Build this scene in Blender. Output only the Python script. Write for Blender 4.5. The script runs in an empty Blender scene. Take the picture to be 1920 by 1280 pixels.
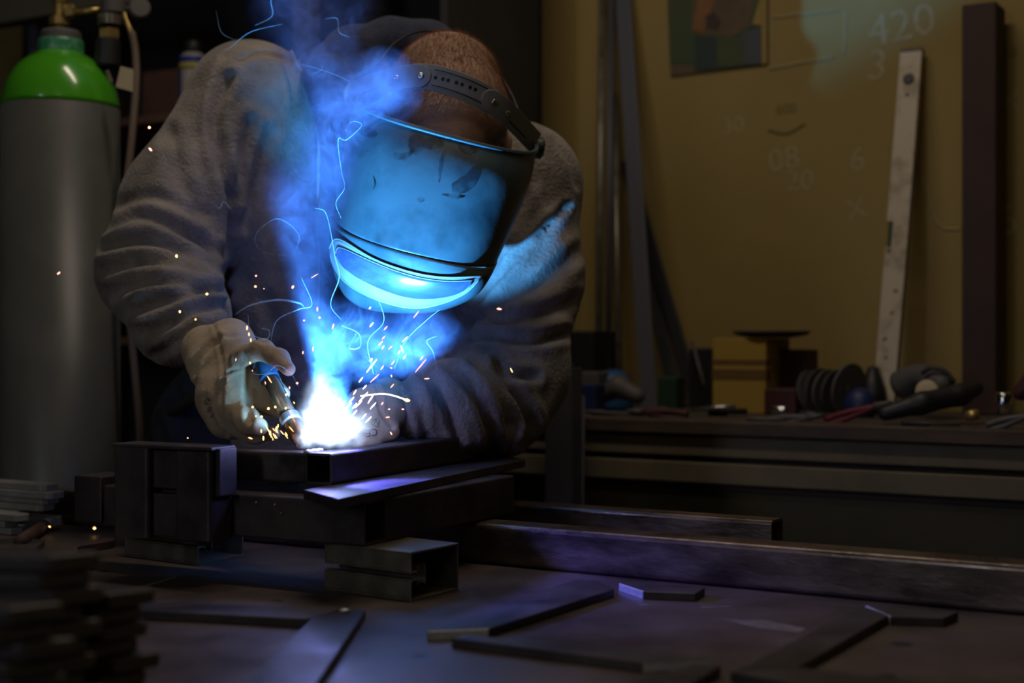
import bpy, bmesh, math, random
import numpy as np
from mathutils import Vector, Matrix

random.seed(4)
SC = bpy.context.scene
COL = SC.collection
F = 2666.667          # 50 mm lens on a 36 mm sensor, in pixels of the 1920 wide frame
CAMZ = 1.03           # camera height; the welding table top is at TT
TT = 0.72
PSI = math.radians(31)
CP, SP = math.cos(PSI), math.sin(PSI)

# ------------------------------------------------------------------ camera
cd = bpy.data.cameras.new('camera')
cam = bpy.data.objects.new('camera', cd)
COL.objects.link(cam)
cam.location = (0, 0, CAMZ)
cam.rotation_euler = (math.pi/2, 0, 0)
cd.lens = 50; cd.sensor_width = 36; cd.clip_start = 0.05
cd.dof.use_dof = True
cd.dof.focus_distance = 1.98
cd.dof.aperture_fstop = 2.8
SC.camera = cam


def P(px, py, d):
    return Vector(((px-960)/F*d, d, CAMZ-(py-640)/F*d))


def H(px, py, h):                       # point of the horizontal plane h below the camera
    d = h*F/(py-640)
    return Vector(((px-960)/F*d, d, CAMZ-h))


def W(px, py, p):                       # point of the upright plane parallel to the back wall, p away
    return P(px, py, p/(CP+SP*(px-960)/F))


def U(u, p, z):
    return Vector((u*CP+p*SP, -u*SP+p*CP, z))


# ------------------------------------------------------------------ world, exposure, lights
w = bpy.data.worlds.new('world'); SC.world = w; w.use_nodes = True
w.node_tree.nodes['Background'].inputs[0].default_value = (0.5, 0.45, 0.35, 1)
w.node_tree.nodes['Background'].inputs[1].default_value = 0.01
SC.view_settings.view_transform = 'Standard'
SC.view_settings.look = 'None'
SC.view_settings.exposure = 0.0
SC.view_settings.gamma = 1
SC.view_settings.use_curve_mapping = False
SC.cycles.use_denoising = True
SC.cycles.sample_clamp_indirect = 3.0
SC.cycles.max_bounces = 6
SC.cycles.volume_step_rate = 1.0
SC.cycles.volume_max_steps = 128

ARC = P(612, 826, 1.862)


def light(name, kind, loc, energy, color, size=0.1, size_y=None, target=None, spread=None):
    l = bpy.data.lights.new(name, kind); l.energy = energy; l.color = color
    if kind == 'AREA':
        l.shape = 'RECTANGLE'; l.size = size; l.size_y = size_y or size
        if spread: l.spread = spread
    else:
        l.shadow_soft_size = size
    o = bpy.data.objects.new(name, l); COL.objects.link(o); o.location = loc
    if target is not None:
        o.rotation_euler = (Vector(target)-Vector(loc)).to_track_quat('-Z', 'Y').to_euler()
    return o


light('arc_light', 'POINT', ARC + Vector((0, -0.004, 0.012)), 0.34, (0.26, 0.20, 1.0), 0.008)
sp = light('arc_beam', 'SPOT', ARC + Vector((0, 0.0, 0.014)), 135, (0.07, 0.39, 1.0), 0.006, target=P(765, 410, 2.1))
sp.data.spot_size = math.radians(62); sp.data.spot_blend = 0.35
sp = light('arc_beam_low', 'SPOT', ARC + Vector((0.012, 0.022, 0.028)), 11, (0.12, 0.12, 1.0), 0.010, target=P(780, 960, 1.83))
sp.data.spot_size = math.radians(74); sp.data.spot_blend = 0.6
sp = light('arc_beam_glove', 'SPOT', ARC + Vector((-0.01, -0.01, 0.03)), 2.6, (0.22, 0.58, 1.0), 0.008, target=P(440, 735, 2.0))
sp.data.spot_size = math.radians(42); sp.data.spot_blend = 0.4
light('tube_light_glow', 'AREA', U(-1.15, 1.75, 2.93), 10, (1.0, 0.84, 0.66), 1.2, 0.12, U(-1.15, 1.9, 0))
light('tube_light_glow_near', 'AREA', U(0.25, -0.5, 2.93), 4.2, (1.0, 0.8, 0.5), 1.2, 0.12, U(0.2, 3.2, 1.0))
light('window_glow', 'AREA', U(-1.35, -2.5, 2.0), 10.0, (0.85, 0.9, 1.0), 0.34, 1.3, U(-2.2, 2.0, 1.4))


# ------------------------------------------------------------------ materials
def mat(name, col, rough=0.6, metal=0.0, col2=None, vscale=8.0, vdet=6, vlo=0.4, vhi=0.65, bump=0.0, bscale=60.0,
        rvar=0.0, stretch=None, spec=0.5, sheen=0.0, coat=0.0, dist=0.002):
    m = bpy.data.materials.new(name); m.use_nodes = True
    nt = m.node_tree; N = nt.nodes; L = nt.links
    b = N['Principled BSDF']
    b.inputs['Base Color'].default_value = (*col, 1)
    b.inputs['Roughness'].default_value = rough
    b.inputs['Metallic'].default_value = metal
    b.inputs['Specular IOR Level'].default_value = spec
    if sheen: b.inputs['Sheen Weight'].default_value = sheen
    if coat: b.inputs['Coat Weight'].default_value = coat
    tc = N.new('ShaderNodeTexCoord'); mp = N.new('ShaderNodeMapping')
    L.new(tc.outputs['Object'], mp.inputs['Vector'])
    if stretch: mp.inputs['Scale'].default_value = stretch
    if col2 is not None or rvar:
        n = N.new('ShaderNodeTexNoise'); n.inputs['Scale'].default_value = vscale; n.inputs['Detail'].default_value = vdet
        n.inputs['Roughness'].default_value = 0.62
        L.new(mp.outputs[0], n.inputs['Vector'])
        r = N.new('ShaderNodeValToRGB')
        r.color_ramp.elements[0].position = vlo; r.color_ramp.elements[1].position = vhi
        r.color_ramp.elements[0].color = (*col, 1)
        r.color_ramp.elements[1].color = (*(col2 or col), 1)
        L.new(n.outputs[0], r.inputs[0])
        L.new(r.outputs[0], b.inputs['Base Color'])
        if rvar:
            mr = N.new('ShaderNodeMapRange')
            mr.inputs['From Min'].default_value = 0.3; mr.inputs['From Max'].default_value = 0.7
            mr.inputs['To Min'].default_value = max(0.05, rough-rvar); mr.inputs['To Max'].default_value = min(1, rough+rvar)
            L.new(n.outputs[0], mr.inputs['Value']); L.new(mr.outputs[0], b.inputs['Roughness'])
    if bump:
        n2 = N.new('ShaderNodeTexNoise'); n2.inputs['Scale'].default_value = bscale; n2.inputs['Detail'].default_value = 5
        L.new(mp.outputs[0], n2.inputs['Vector'])
        bp = N.new('ShaderNodeBump'); bp.inputs['Strength'].default_value = bump; bp.inputs['Distance'].default_value = dist
        L.new(n2.outputs[0], bp.inputs['Height']); L.new(bp.outputs[0], b.inputs['Normal'])
    return m


def emit(name, col, strength, sampled=False):
    m = bpy.data.materials.new(name); m.use_nodes = True
    nt = m.node_tree; nt.nodes.clear()
    e = nt.nodes.new('ShaderNodeEmission'); o = nt.nodes.new('ShaderNodeOutputMaterial')
    e.inputs[0].default_value = (*col, 1); e.inputs[1].default_value = strength
    nt.links.new(e.outputs[0], o.inputs[0])
    if not sampled: m.cycles.emission_sampling = 'NONE'
    return m


M = dict(
    wall=mat('ochre_plaster', (0.30, 0.215, 0.065), 0.85, col2=(0.36, 0.25, 0.085), vscale=1.6, vlo=0.3, vhi=0.7, bump=0.3, bscale=14),
    darkwall=mat('sooty_plaster', (0.05, 0.045, 0.04), 0.9, col2=(0.08, 0.07, 0.055), vscale=2),
    floor=mat('concrete', (0.10, 0.09, 0.08), 0.8, col2=(0.16, 0.14, 0.12), vscale=4, bump=0.3, bscale=30),
    ceiling=mat('ceiling_paint', (0.2, 0.19, 0.17), 0.9),
    table=mat('steel_table', (0.070, 0.050, 0.042), 0.45, 0.45, col2=(0.165, 0.125, 0.11), vscale=5, vdet=9, vlo=0.35, vhi=0.72, bump=0.35, bscale=45, rvar=0.14),
    scale=mat('mill_scale_steel', (0.055, 0.048, 0.05), 0.42, 0.6, col2=(0.12, 0.10, 0.095), vscale=14, vdet=8, bump=0.25, bscale=80, rvar=0.12),
    tube=mat('oiled_steel_tube', (0.10, 0.075, 0.06), 0.34, 0.7, col2=(0.22, 0.16, 0.13), vscale=9, vdet=9, vlo=0.4, vhi=0.7, bump=0.3, bscale=50, rvar=0.14, stretch=(1, 1, 3)),
    jig=mat('dark_jig_steel', (0.045, 0.038, 0.040), 0.46, 0.5, col2=(0.085, 0.07, 0.065), vscale=12, vdet=8, bump=0.25, bscale=70, rvar=0.1),
    cut=mat('bare_ground_steel', (0.50, 0.49, 0.45), 0.4, 0.25, col2=(0.62, 0.6, 0.56), vscale=80, bump=0.2, bscale=220),
    galv=mat('galvanised_rail', (0.17, 0.155, 0.12), 0.42, 0.6, col2=(0.26, 0.24, 0.19), vscale=25, vdet=8, bump=0.2, bscale=90, rvar=0.1),
    palebar=mat('pale_flat_steel', (0.30, 0.30, 0.27), 0.5, 0.4, col2=(0.42, 0.41, 0.38), vscale=20, bump=0.3, bscale=60),
    rust=mat('rusty_steel', (0.05, 0.026, 0.02), 0.7, 0.2, col2=(0.09, 0.045, 0.03), vscale=25, bump=0.3),
    leather=mat('suede_work_leather', (0.15, 0.125, 0.105), 0.9, col2=(0.33, 0.285, 0.245), vscale=13, vdet=12, vlo=0.32, vhi=0.68, bump=0.9, bscale=170, sheen=0.15, dist=0.004),
    glove=mat('tan_glove_leather', (0.33, 0.245, 0.155), 0.8, col2=(0.50, 0.395, 0.27), vscale=22, vdet=9, vlo=0.3, vhi=0.7, bump=0.55, bscale=150, sheen=0.1, dist=0.0018),
    knit=mat('navy_knit', (0.012, 0.016, 0.035), 0.95, col2=(0.02, 0.026, 0.05), vscale=120, bump=0.8, bscale=260, sheen=0.15),
    trouser=mat('dark_work_trousers', (0.022, 0.022, 0.026), 0.95, col2=(0.035, 0.033, 0.036), vscale=10, bump=0.5, bscale=160),
    boot=mat('black_boot_leather', (0.02, 0.018, 0.016), 0.6, bump=0.3),
    skin=mat('skin', (0.48, 0.28, 0.20), 0.55, col2=(0.55, 0.34, 0.25), vscale=12, bump=0.15, bscale=120),
    scalp=mat('scalp_stubble', (0.27, 0.14, 0.08), 0.75, col2=(0.36, 0.21, 0.13), vscale=14, bump=0.5, bscale=240),
    hair=mat('ginger_hair', (0.34, 0.17, 0.08), 0.5, col2=(0.46, 0.26, 0.14), vscale=50),
    white=mat('eye_white', (0.8, 0.78, 0.75), 0.3), iris=mat('iris', (0.08, 0.12, 0.16), 0.2),
    shell=mat('black_helmet_plastic', (0.014, 0.030, 0.034), 0.42, col2=(0.050, 0.080, 0.086), vscale=5.5, vdet=10, vlo=0.36, vhi=0.56, bump=0.15, bscale=60, rvar=0.1, spec=0.4),
    band=mat('grey_strap_plastic', (0.30, 0.30, 0.275), 0.5, col2=(0.36, 0.355, 0.32), vscale=20, bump=0.1, bscale=90),
    lens=mat('dark_visor_glass', (0.04, 0.06, 0.13), 0.24, 0.2, col2=(0.10, 0.11, 0.2), vscale=5, coat=1.0, stretch=(1, 7, 7)),
    lensrim=mat('pale_visor_rim', (0.22, 0.22, 0.22), 0.4),
    steel=mat('bright_steel', (0.55, 0.54, 0.5), 0.25, 0.9),
    black=mat('black_plastic', (0.015, 0.015, 0.016), 0.5),
    smudge=mat('black_soot_mark', (0.010, 0.014, 0.018), 0.6),
    scratch=mat('worn_table_scratch', (0.17, 0.15, 0.13), 0.5, 0.3, col2=(0.28, 0.25, 0.21), vscale=40),
    ink=mat('black_print', (0.02, 0.02, 0.03), 0.7),
    brass=mat('brass', (0.55, 0.38, 0.12), 0.38, 0.8, col2=(0.42, 0.3, 0.12), vscale=30),
    copper=mat('copper_torch_neck', (0.32, 0.20, 0.11), 0.28, 0.85, col2=(0.24, 0.13, 0.07), vscale=30),
    nozzle=mat('nozzle_nickel', (0.40, 0.38, 0.42), 0.35, 0.8),
    torchgrip=mat('blue_torch_grip', (0.02, 0.10, 0.22), 0.4),
    green=mat('green_cylinder_paint', (0.07, 0.36, 0.012), 0.22, coat=0.5, col2=(0.08, 0.40, 0.015), vscale=5),
    teal=mat('green_neck_ring', (0.04, 0.26, 0.12), 0.4, col2=(0.16, 0.36, 0.22), vscale=60, vlo=0.5, vhi=0.6),
    cylgrey=mat('grey_cylinder_paint', (0.085, 0.087, 0.08), 0.42, col2=(0.11, 0.11, 0.10), vscale=6, bump=0.08, bscale=20),
    hose=mat('rubber_hose', (0.16, 0.11, 0.08), 0.6),
    card=mat('cream_card', (0.52, 0.42, 0.27), 0.8),
    rack=mat('dark_rack_steel', (0.035, 0.034, 0.035), 0.6, 0.2, col2=(0.05, 0.045, 0.04), vscale=5),
    rackpost=mat('blue_grey_post', (0.09, 0.09, 0.11), 0.5, 0.2),
    olive=mat('olive_beam', (0.12, 0.11, 0.075), 0.7),
    board=mat('brown_board', (0.10, 0.045, 0.03), 0.8, col2=(0.14, 0.07, 0.045), vscale=6),
    benchtop=mat('greasy_wood', (0.055, 0.038, 0.028), 0.75, col2=(0.10, 0.065, 0.045), vscale=6, vdet=8, stretch=(1, 1, 6), bump=0.3),
    benchrail=mat('old_bench_rail', (0.12, 0.10, 0.065), 0.75, col2=(0.17, 0.14, 0.09), vscale=5, vdet=8, bump=0.2, bscale=20),
    benchpanel=mat('olive_bench_panel', (0.10, 0.085, 0.045), 0.8, col2=(0.135, 0.11, 0.06), vscale=3),
    darkbeam=mat('dark_red_brown_beam', (0.045, 0.022, 0.018), 0.75, col2=(0.06, 0.03, 0.022), vscale=7),
    level=mat('scratched_pale_aluminium', (0.50, 0.42, 0.30), 0.55, 0.1, col2=(0.33, 0.27, 0.18), vscale=18, vdet=9, vlo=0.5, vhi=0.65),
    conduit=mat('grey_conduit', (0.45, 0.40, 0.30), 0.6),
    chalk=mat('chalk_mark', (0.36, 0.285, 0.13), 0.95, col2=(0.42, 0.35, 0.19), vscale=60), pencil=mat('dark_mark', (0.18, 0.13, 0.045), 0.95),
    blue=mat('blue_plastic', (0.02, 0.09, 0.24), 0.5), darkblue=mat('dark_blue_plastic', (0.012, 0.022, 0.09), 0.5),
    red=mat('red_handle', (0.14, 0.014, 0.02), 0.5), darkred=mat('dark_red_plastic', (0.06, 0.014, 0.018), 0.6),
    yellow=mat('yellow_card', (0.42, 0.27, 0.045), 0.75), brownstripe=mat('brown_stripe', (0.16, 0.09, 0.03), 0.8),
    disc=mat('abrasive_disc', (0.055, 0.05, 0.042), 0.85, bump=0.4, bscale=200), greyp=mat('worn_grey_plastic', (0.10, 0.09, 0.085), 0.6),
    greenp=mat('green_plastic', (0.012, 0.045, 0.022), 0.6), olivetube=mat('chrome', (0.7, 0.68, 0.62), 0.15, 1.0),
    canwhite=mat('white_can', (0.42, 0.40, 0.34), 0.4), canyellow=mat('yellow_label', (0.42, 0.36, 0.08), 0.5),
    canblue=mat('blue_label', (0.03, 0.04, 0.35), 0.45),
    p_green=mat('print_green', (0.05, 0.075, 0.03), 0.7, col2=(0.075, 0.085, 0.03), vscale=9),
    p_orange=mat('print_orange', (0.26, 0.11, 0.03), 0.7, col2=(0.16, 0.07, 0.03), vscale=14),
    p_dark=mat('print_dark', (0.055, 0.03, 0.025), 0.7), p_blue=mat('print_blue', (0.06, 0.075, 0.08), 0.7, col2=(0.08, 0.085, 0.09), vscale=20),
    p_navy=mat('print_navy', (0.03, 0.045, 0.04), 0.7), p_cream=mat('print_cream', (0.34, 0.24, 0.06), 0.8),
    p_brown=mat('print_brown', (0.13, 0.085, 0.04), 0.7, col2=(0.09, 0.055, 0.03), vscale=14),
    spark=emit('glowing_spark', (1.0, 0.40, 0.18), 3.2), sparkpink=emit('glowing_pink_spark', (1.0, 0.32, 0.26), 3.2),
    sparkgold=emit('glowing_gold_spark', (1.0, 0.52, 0.17), 4.2), sparkwhite=emit('white_hot_spark', (1.0, 0.72, 0.66), 7.0),
    lampglow=emit('lamp_tube', (1.0, 0.9, 0.7), 1.2), sky=emit('daylight_pane', (0.7, 0.82, 1.0), 0.6),
)


# ------------------------------------------------------------------ mesh helpers
def tag(o, label=None, cat=None, group=None, kind=None):
    if label: o['label'] = label
    if cat: o['category'] = cat
    if group: o['group'] = group
    if kind: o['kind'] = kind
    return o


def thing(name, loc, label, cat, group=None, rz=0.0):
    o = bpy.data.objects.new(name, None); COL.objects.link(o)
    o.location = loc; o.rotation_euler = (0, 0, rz); o.empty_display_size = 0.05
    return tag(o, label, cat, group)


def link_mesh(name, me, m, parent=None, smooth=False, bevel=0.0, seg=2):
    ms = m if isinstance(m, (list, tuple)) else [m]
    for x in ms: me.materials.append(x)
    if parent is None and len(me.vertices):
        co = np.empty(len(me.vertices)*3); me.vertices.foreach_get('co', co); co = co.reshape(-1, 3)
        lo, hi = co.min(0), co.max(0)
        org = np.array([(lo[0]+hi[0])/2, (lo[1]+hi[1])/2, lo[2]])
        me.vertices.foreach_set('co', (co-org).ravel()); me.update()
    o = bpy.data.objects.new(name, me); COL.objects.link(o)
    if parent is None and len(me.vertices):
        o.location = org
    elif parent is not None:
        o.parent = parent
        pm = parent.matrix_basis.copy()
        if parent.parent: pm = parent.parent.matrix_basis @ parent.matrix_parent_inverse @ pm
        o.matrix_parent_inverse = pm.inverted()
    if smooth:
        me.polygons.foreach_set('use_smooth', [True]*len(me.polygons))
    if bevel:
        b = o.modifiers.new('bevel', 'BEVEL'); b.width = bevel; b.segments = seg; b.limit_method = 'ANGLE'; b.angle_limit = math.radians(35)
    return o


def obj(name, bm, m, parent=None, smooth=False, bevel=0.0, seg=2, recalc=True):
    if recalc: bmesh.ops.recalc_face_normals(bm, faces=bm.faces)
    me = bpy.data.meshes.new(name); bm.to_mesh(me); bm.free()
    return link_mesh(name, me, m, parent, smooth, bevel, seg)


def frame(org, ex, ey, ez=(0, 0, 1)):
    m = Matrix.Identity(4)
    for i, v in enumerate((ex, ey, ez)):
        v = Vector(v)
        for j in range(3): m[j][i] = v[j]
    for j in range(3): m[j][3] = org[j]
    return m


MU = frame((0, 0, 0), (CP, -SP, 0), (SP, CP, 0))


def box(bm, lo, hi, fr=MU, mi=0):
    vs = [bm.verts.new(fr @ Vector((x, y, z))) for z in (lo[2], hi[2]) for (x, y) in ((lo[0], lo[1]), (hi[0], lo[1]), (hi[0], hi[1]), (lo[0], hi[1]))]
    for f in ((0, 3, 2, 1), (4, 5, 6, 7), (0, 1, 5, 4), (1, 2, 6, 5), (2, 3, 7, 6), (3, 0, 4, 7)):
        bm.faces.new([vs[i] for i in f]).material_index = mi
    return bm


def nb(): return bmesh.new()


def prism(bm, pts, off, mi=0, side_mi=None):
    """polygon pts (world) extruded by off; side_mi = {edge index: material index}"""
    off = Vector(off)
    a = [bm.verts.new(p) for p in pts]; b = [bm.verts.new(Vector(p)+off) for p in pts]
    bm.faces.new(a).material_index = mi
    bm.faces.new(b[::-1]).material_index = mi
    n = len(pts)
    for i in range(n):
        f = bm.faces.new((a[i], b[i], b[(i+1) % n], a[(i+1) % n])); f.material_index = (side_mi or {}).get(i, mi)
    return bm


def hollow(bm, fr, w_, h_, length, wall, r=0.004, solid=False, seg=3):
    """square tube: runs along frame x from 0 to length, y in 0..w_, z in 0..h_"""
    def ring(i, rr):
        pts = []
        for cx, cy, a0 in ((w_-i-rr, h_-i-rr, 0), (i+rr, h_-i-rr, 90), (i+rr, i+rr, 180), (w_-i-rr, i+rr, 270)):
            for k in range(seg+1):
                a = math.radians(a0+90*k/seg); pts.append((cx+rr*math.cos(a), cy+rr*math.sin(a)))
        return pts
    o_ = ring(0, r); n = len(o_)
    A = [bm.verts.new(fr @ Vector((0, y, z))) for y, z in o_]; B = [bm.verts.new(fr @ Vector((length, y, z))) for y, z in o_]
    for i in range(n): bm.faces.new((A[i], A[(i+1) % n], B[(i+1) % n], B[i]))
    if solid:
        bm.faces.new(A); bm.faces.new(B[::-1]); return bm
    i_ = ring(wall, max(r-wall, 0.0008))
    C = [bm.verts.new(fr @ Vector((0, y, z))) for y, z in i_]; D = [bm.verts.new(fr @ Vector((length, y, z))) for y, z in i_]
    for i in range(n):
        j = (i+1) % n
        bm.faces.new((C[i], D[i], D[j], C[j])); bm.faces.new((A[i], C[i], C[j], A[j])); bm.faces.new((B[i], B[j], D[j], D[i]))
    return bm


def catmull(pts, n=8):
    pts = [Vector(p) for p in pts]
    if len(pts) < 3: return [pts[0].lerp(pts[-1], i/n) for i in range(n+1)]
    out = []
    e = [pts[0]*2-pts[1]]+pts+[pts[-1]*2-pts[-2]]
    for i in range(1, len(e)-2):
        for k in range(n):
            t = k/n; a, b, c, d = e[i-1], e[i], e[i+1], e[i+2]
            out.append(0.5*((2*b)+(c-a)*t+(2*a-5*b+4*c-d)*t*t+(3*b-a-3*c+d)*t*t*t))
    out.append(pts[-1]); return out


def tubepath(bm, pts, r, n=10, caps=True):
    """r: number or function of 0..1"""
    rf = r if callable(r) else (lambda t: r)
    prev = None; rings = []
    ref = Vector((0.3, 0.2, 0.93))
    for i, p in enumerate(pts):
        d = (pts[min(i+1, len(pts)-1)]-pts[max(i-1, 0)])
        if d.length < 1e-9: d = Vector((0, 0, 1))
        d.normalize()
        if prev is None: x = d.cross(ref); x = x if x.length > 1e-3 else d.cross(Vector((1, 0, 0)))
        else: x = prev-d*prev.dot(d)
        x.normalize(); prev = x; y = d.cross(x)
        rr = rf(i/(len(pts)-1))
        rings.append([bm.verts.new(p+(x*math.cos(2*math.pi*k/n)+y*math.sin(2*math.pi*k/n))*rr) for k in range(n)])
    for a, b in zip(rings, rings[1:]):
        for k in range(n): bm.faces.new((a[k], a[(k+1) % n], b[(k+1) % n], b[k]))
    if caps: bm.faces.new(rings[0][::-1]); bm.faces.new(rings[-1])
    return bm


def lathe(bm, prof, c, axis=(0, 0, 1), n=48):
    """prof: list of (radius, distance along axis)"""
    ax = Vector(axis).normalized(); x = ax.orthogonal().normalized(); y = ax.cross(x)
    rings = []
    for r, z in prof:
        r = max(r, 1e-5)
        rings.append([bm.verts.new(Vector(c)+ax*z+(x*math.cos(2*math.pi*k/n)+y*math.sin(2*math.pi*k/n))*r) for k in range(n)])
    for a, b in zip(rings, rings[1:]):
        for k in range(n): bm.faces.new((a[k], a[(k+1) % n], b[(k+1) % n], b[k]))
    bm.faces.new(rings[0][::-1]); bm.faces.new(rings[-1])
    return bm


def ellipsoid(bm, c, rx, ry, rz, rot=None, seg=16):
    m = Matrix.Translation(c) @ (rot.to_matrix().to_4x4() if rot is not None else Matrix.Identity(4)) @ Matrix.Diagonal((rx, ry, rz, 1))
    bmesh.ops.create_uvsphere(bm, u_segments=seg, v_segments=max(6, seg//2), radius=1, matrix=m)
    return bm


# ---- smooth distance fields, for bodies and clothing
class Field:
    def __init__(s, k=0.03):
        s.pr = []; s.k = k

    def chain(s, *pts):                 # points are (px, py, depth, radius in px)
        w_ = [(np.array(P(a, b, d)), r*d/F) for a, b, d, r in pts]
        if len(w_) == 1: s.pr.append((w_[0][0], w_[0][0]+1e-5, w_[0][1], w_[0][1]))
        for (A, ra), (B, rb) in zip(w_, w_[1:]): s.pr.append((A, B, ra, rb))
        return s

    def wchain(s, *pts):                # points are (x, y, z, radius in m)
        w_ = [(np.array(q[:3], float), q[3]) for q in pts]
        if len(w_) == 1: s.pr.append((w_[0][0], w_[0][0]+1e-5, w_[0][1], w_[0][1]))
        for (A, ra), (B, rb) in zip(w_, w_[1:]): s.pr.append((A, B, ra, rb))
        return s

    def __call__(s, p):
        res = None
        for A, B, ra, rb in s.pr:
            ab = B-A; h = np.clip(((p-A) @ ab)/(ab @ ab), 0, 1)
            d = np.linalg.norm(p-A-h[:, None]*ab, axis=1)-(ra+(rb-ra)*h)
            if res is None: res = d
            else:
                t = np.clip(0.5+0.5*(res-d)/s.k, 0, 1)
                res = res*(1-t)+d*t-s.k*t*(1-t)
        return res

    def grad(s, p, e=1e-3):
        g = np.zeros_like(p)
        for i in range(3):
            q = np.zeros(3); q[i] = e
            g[:, i] = (s(p+q)-s(p-q))/(2*e)
        return g/np.maximum(np.linalg.norm(g, axis=1, keepdims=True), 1e-6)


def grow(field, voxel, disp=None, inflate=0.0, iters=4):
    bm = nb()
    for A, B, ra, rb in field.pr:
        n = max(1, int(np.linalg.norm(B-A)/(0.3*min(ra, rb))))
        for i in range(n+1):
            t = i/n
            bmesh.ops.create_icosphere(bm, subdivisions=2, radius=ra+(rb-ra)*t, matrix=Matrix.Translation(Vector(A+(B-A)*t)))
    me = bpy.data.meshes.new('tmp'); bm.to_mesh(me); bm.free()
    o = bpy.data.objects.new('tmp', me); COL.objects.link(o)
    md = o.modifiers.new('r', 'REMESH'); md.mode = 'VOXEL'; md.voxel_size = voxel
    dg = bpy.context.evaluated_depsgraph_get(); dg.update()
    res = bpy.data.meshes.new_from_object(o.evaluated_get(dg))
    bpy.data.objects.remove(o); bpy.data.meshes.remove(me)
    co = np.empty(len(res.vertices)*3); res.vertices.foreach_get('co', co); co = co.reshape(-1, 3)
    for _ in range(iters):
        co -= field.grad(co)*(field(co)-inflate)[:, None]
    if disp is not None:
        n = field.grad(co)
        co += n*disp(co, n)[:, None]
    res.vertices.foreach_set('co', co.ravel()); res.update()
    return res


def polydist(q, line):
    best = np.full(len(q), 1e9)
    for a, b in zip(line, line[1:]):
        a = np.array(a, float); b = np.array(b, float); ab = b-a
        h = np.clip(((q-a) @ ab)/(ab @ ab), 0, 1)
        best = np.minimum(best, np.linalg.norm(q-a-h[:, None]*ab, axis=1))
    return best


def folds(lines, extra=None):
    """lines: (polyline in px, depth m, width px): grooves in cloth that show towards the front"""
    def f(co, n):
        q = np.stack([co[:, 0]/co[:, 1]*F+960, (CAMZ-co[:, 2])/co[:, 1]*F+640], 1)
        v = -co+np.array([0, 0, CAMZ]); v /= np.linalg.norm(v, axis=1, keepdims=True)
        face = np.clip((n*v).sum(1)*1.6+0.15, 0, 1)
        out = np.zeros(len(co))
        for line, dep, wd in lines:
            ln = [tuple(p) for p in catmull([Vector((a, b, 0)) for a, b in line], 5)]
            d = polydist(q, [(a[0], a[1]) for a in ln])
            out += -dep*np.exp(-(d/wd)**2)+0.55*dep*np.exp(-((d-1.9*wd)/(wd*1.1))**2)
        if extra is not None: out += extra(co, q)
        return out*face
    return f


def wave(co, sc, seed):
    r = np.random.RandomState(seed); out = 0
    for i in range(7):
        k = r.normal(size=3)*sc; out = out+np.sin(co @ k+r.uniform(0, 6.28))
    return out/7


def text_mesh(s, size):
    c = bpy.data.curves.new('t', 'FONT'); c.body = s; c.size = size; c.align_x = 'CENTER'; c.align_y = 'CENTER'; c.resolution_u = 3
    o = bpy.data.objects.new('t', c); COL.objects.link(o)
    dg = bpy.context.evaluated_depsgraph_get(); dg.update()
    me = bpy.data.meshes.new_from_object(o.evaluated_get(dg))
    vs = [v.co.copy() for v in me.vertices]; fs = [tuple(p.vertices) for p in me.polygons]
    bpy.data.objects.remove(o); bpy.data.curves.remove(c); bpy.data.meshes.remove(me)
    return vs, fs

# soot is patchy: it lets the shell show through
_nt = M['smudge'].node_tree; _n = _nt.nodes.new('ShaderNodeTexNoise'); _n.inputs['Scale'].default_value = 55; _n.inputs['Detail'].default_value = 4
_t = _nt.nodes.new('ShaderNodeTexCoord'); _r = _nt.nodes.new('ShaderNodeMapRange')
_r.inputs['From Min'].default_value = 0.4; _r.inputs['From Max'].default_value = 0.6; _r.inputs['To Min'].default_value = 0.15; _r.inputs['To Max'].default_value = 0.85
_nt.links.new(_t.outputs['Object'], _n.inputs['Vector']); _nt.links.new(_n.outputs[0], _r.inputs['Value']); _nt.links.new(_r.outputs[0], _nt.nodes['Principled BSDF'].inputs['Alpha'])


# ================================================================== THE WORKSHOP
def struct(name, bm, m, parent=None, bevel=0.0):
    o = obj(name, bm, m, parent, bevel=bevel)
    if parent is None: o['kind'] = 'structure'
    return o


PW = 3.25
wall_back = struct('wall_back', box(nb(), (-4.2, PW, 0), (3.2, PW+0.12, 3.0)), M['wall'])
struct('wall_left', box(nb(), (-4.2, -2.6, 0), (-4.08, PW, 3.0)), M['darkwall'])
struct('wall_right', box(nb(), (3.08, -2.6, 0), (3.2, PW, 3.0)), M['darkwall'])
struct('wall_front', box(nb(), (-4.2, -2.72, 0), (3.2, -2.6, 3.0)), M['darkwall'])
struct('floor', box(nb(), (-4.2, -2.72, -0.1), (3.2, PW+0.12, 0.0)), M['floor'])
struct('ceiling', box(nb(), (-4.2, -2.72, 3.0), (3.2, PW+0.12, 3.1)), M['ceiling'])
win = struct('window_1', box(nb(), (-1.52, -2.605, 1.35), (-1.18, -2.59, 2.65)), M['sky'])
bm = nb()
for a, b_, c_, d_ in ((-1.57, -1.52, 1.3, 2.7), (-1.18, -1.13, 1.3, 2.7)): box(bm, (a, -2.61, c_), (b_, -2.57, d_))
for z in (1.3, 2.65): box(bm, (-1.57, -2.61, z), (-1.13, -2.57, z+0.05))
obj('window_frame', bm, M['rack'], win)
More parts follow.
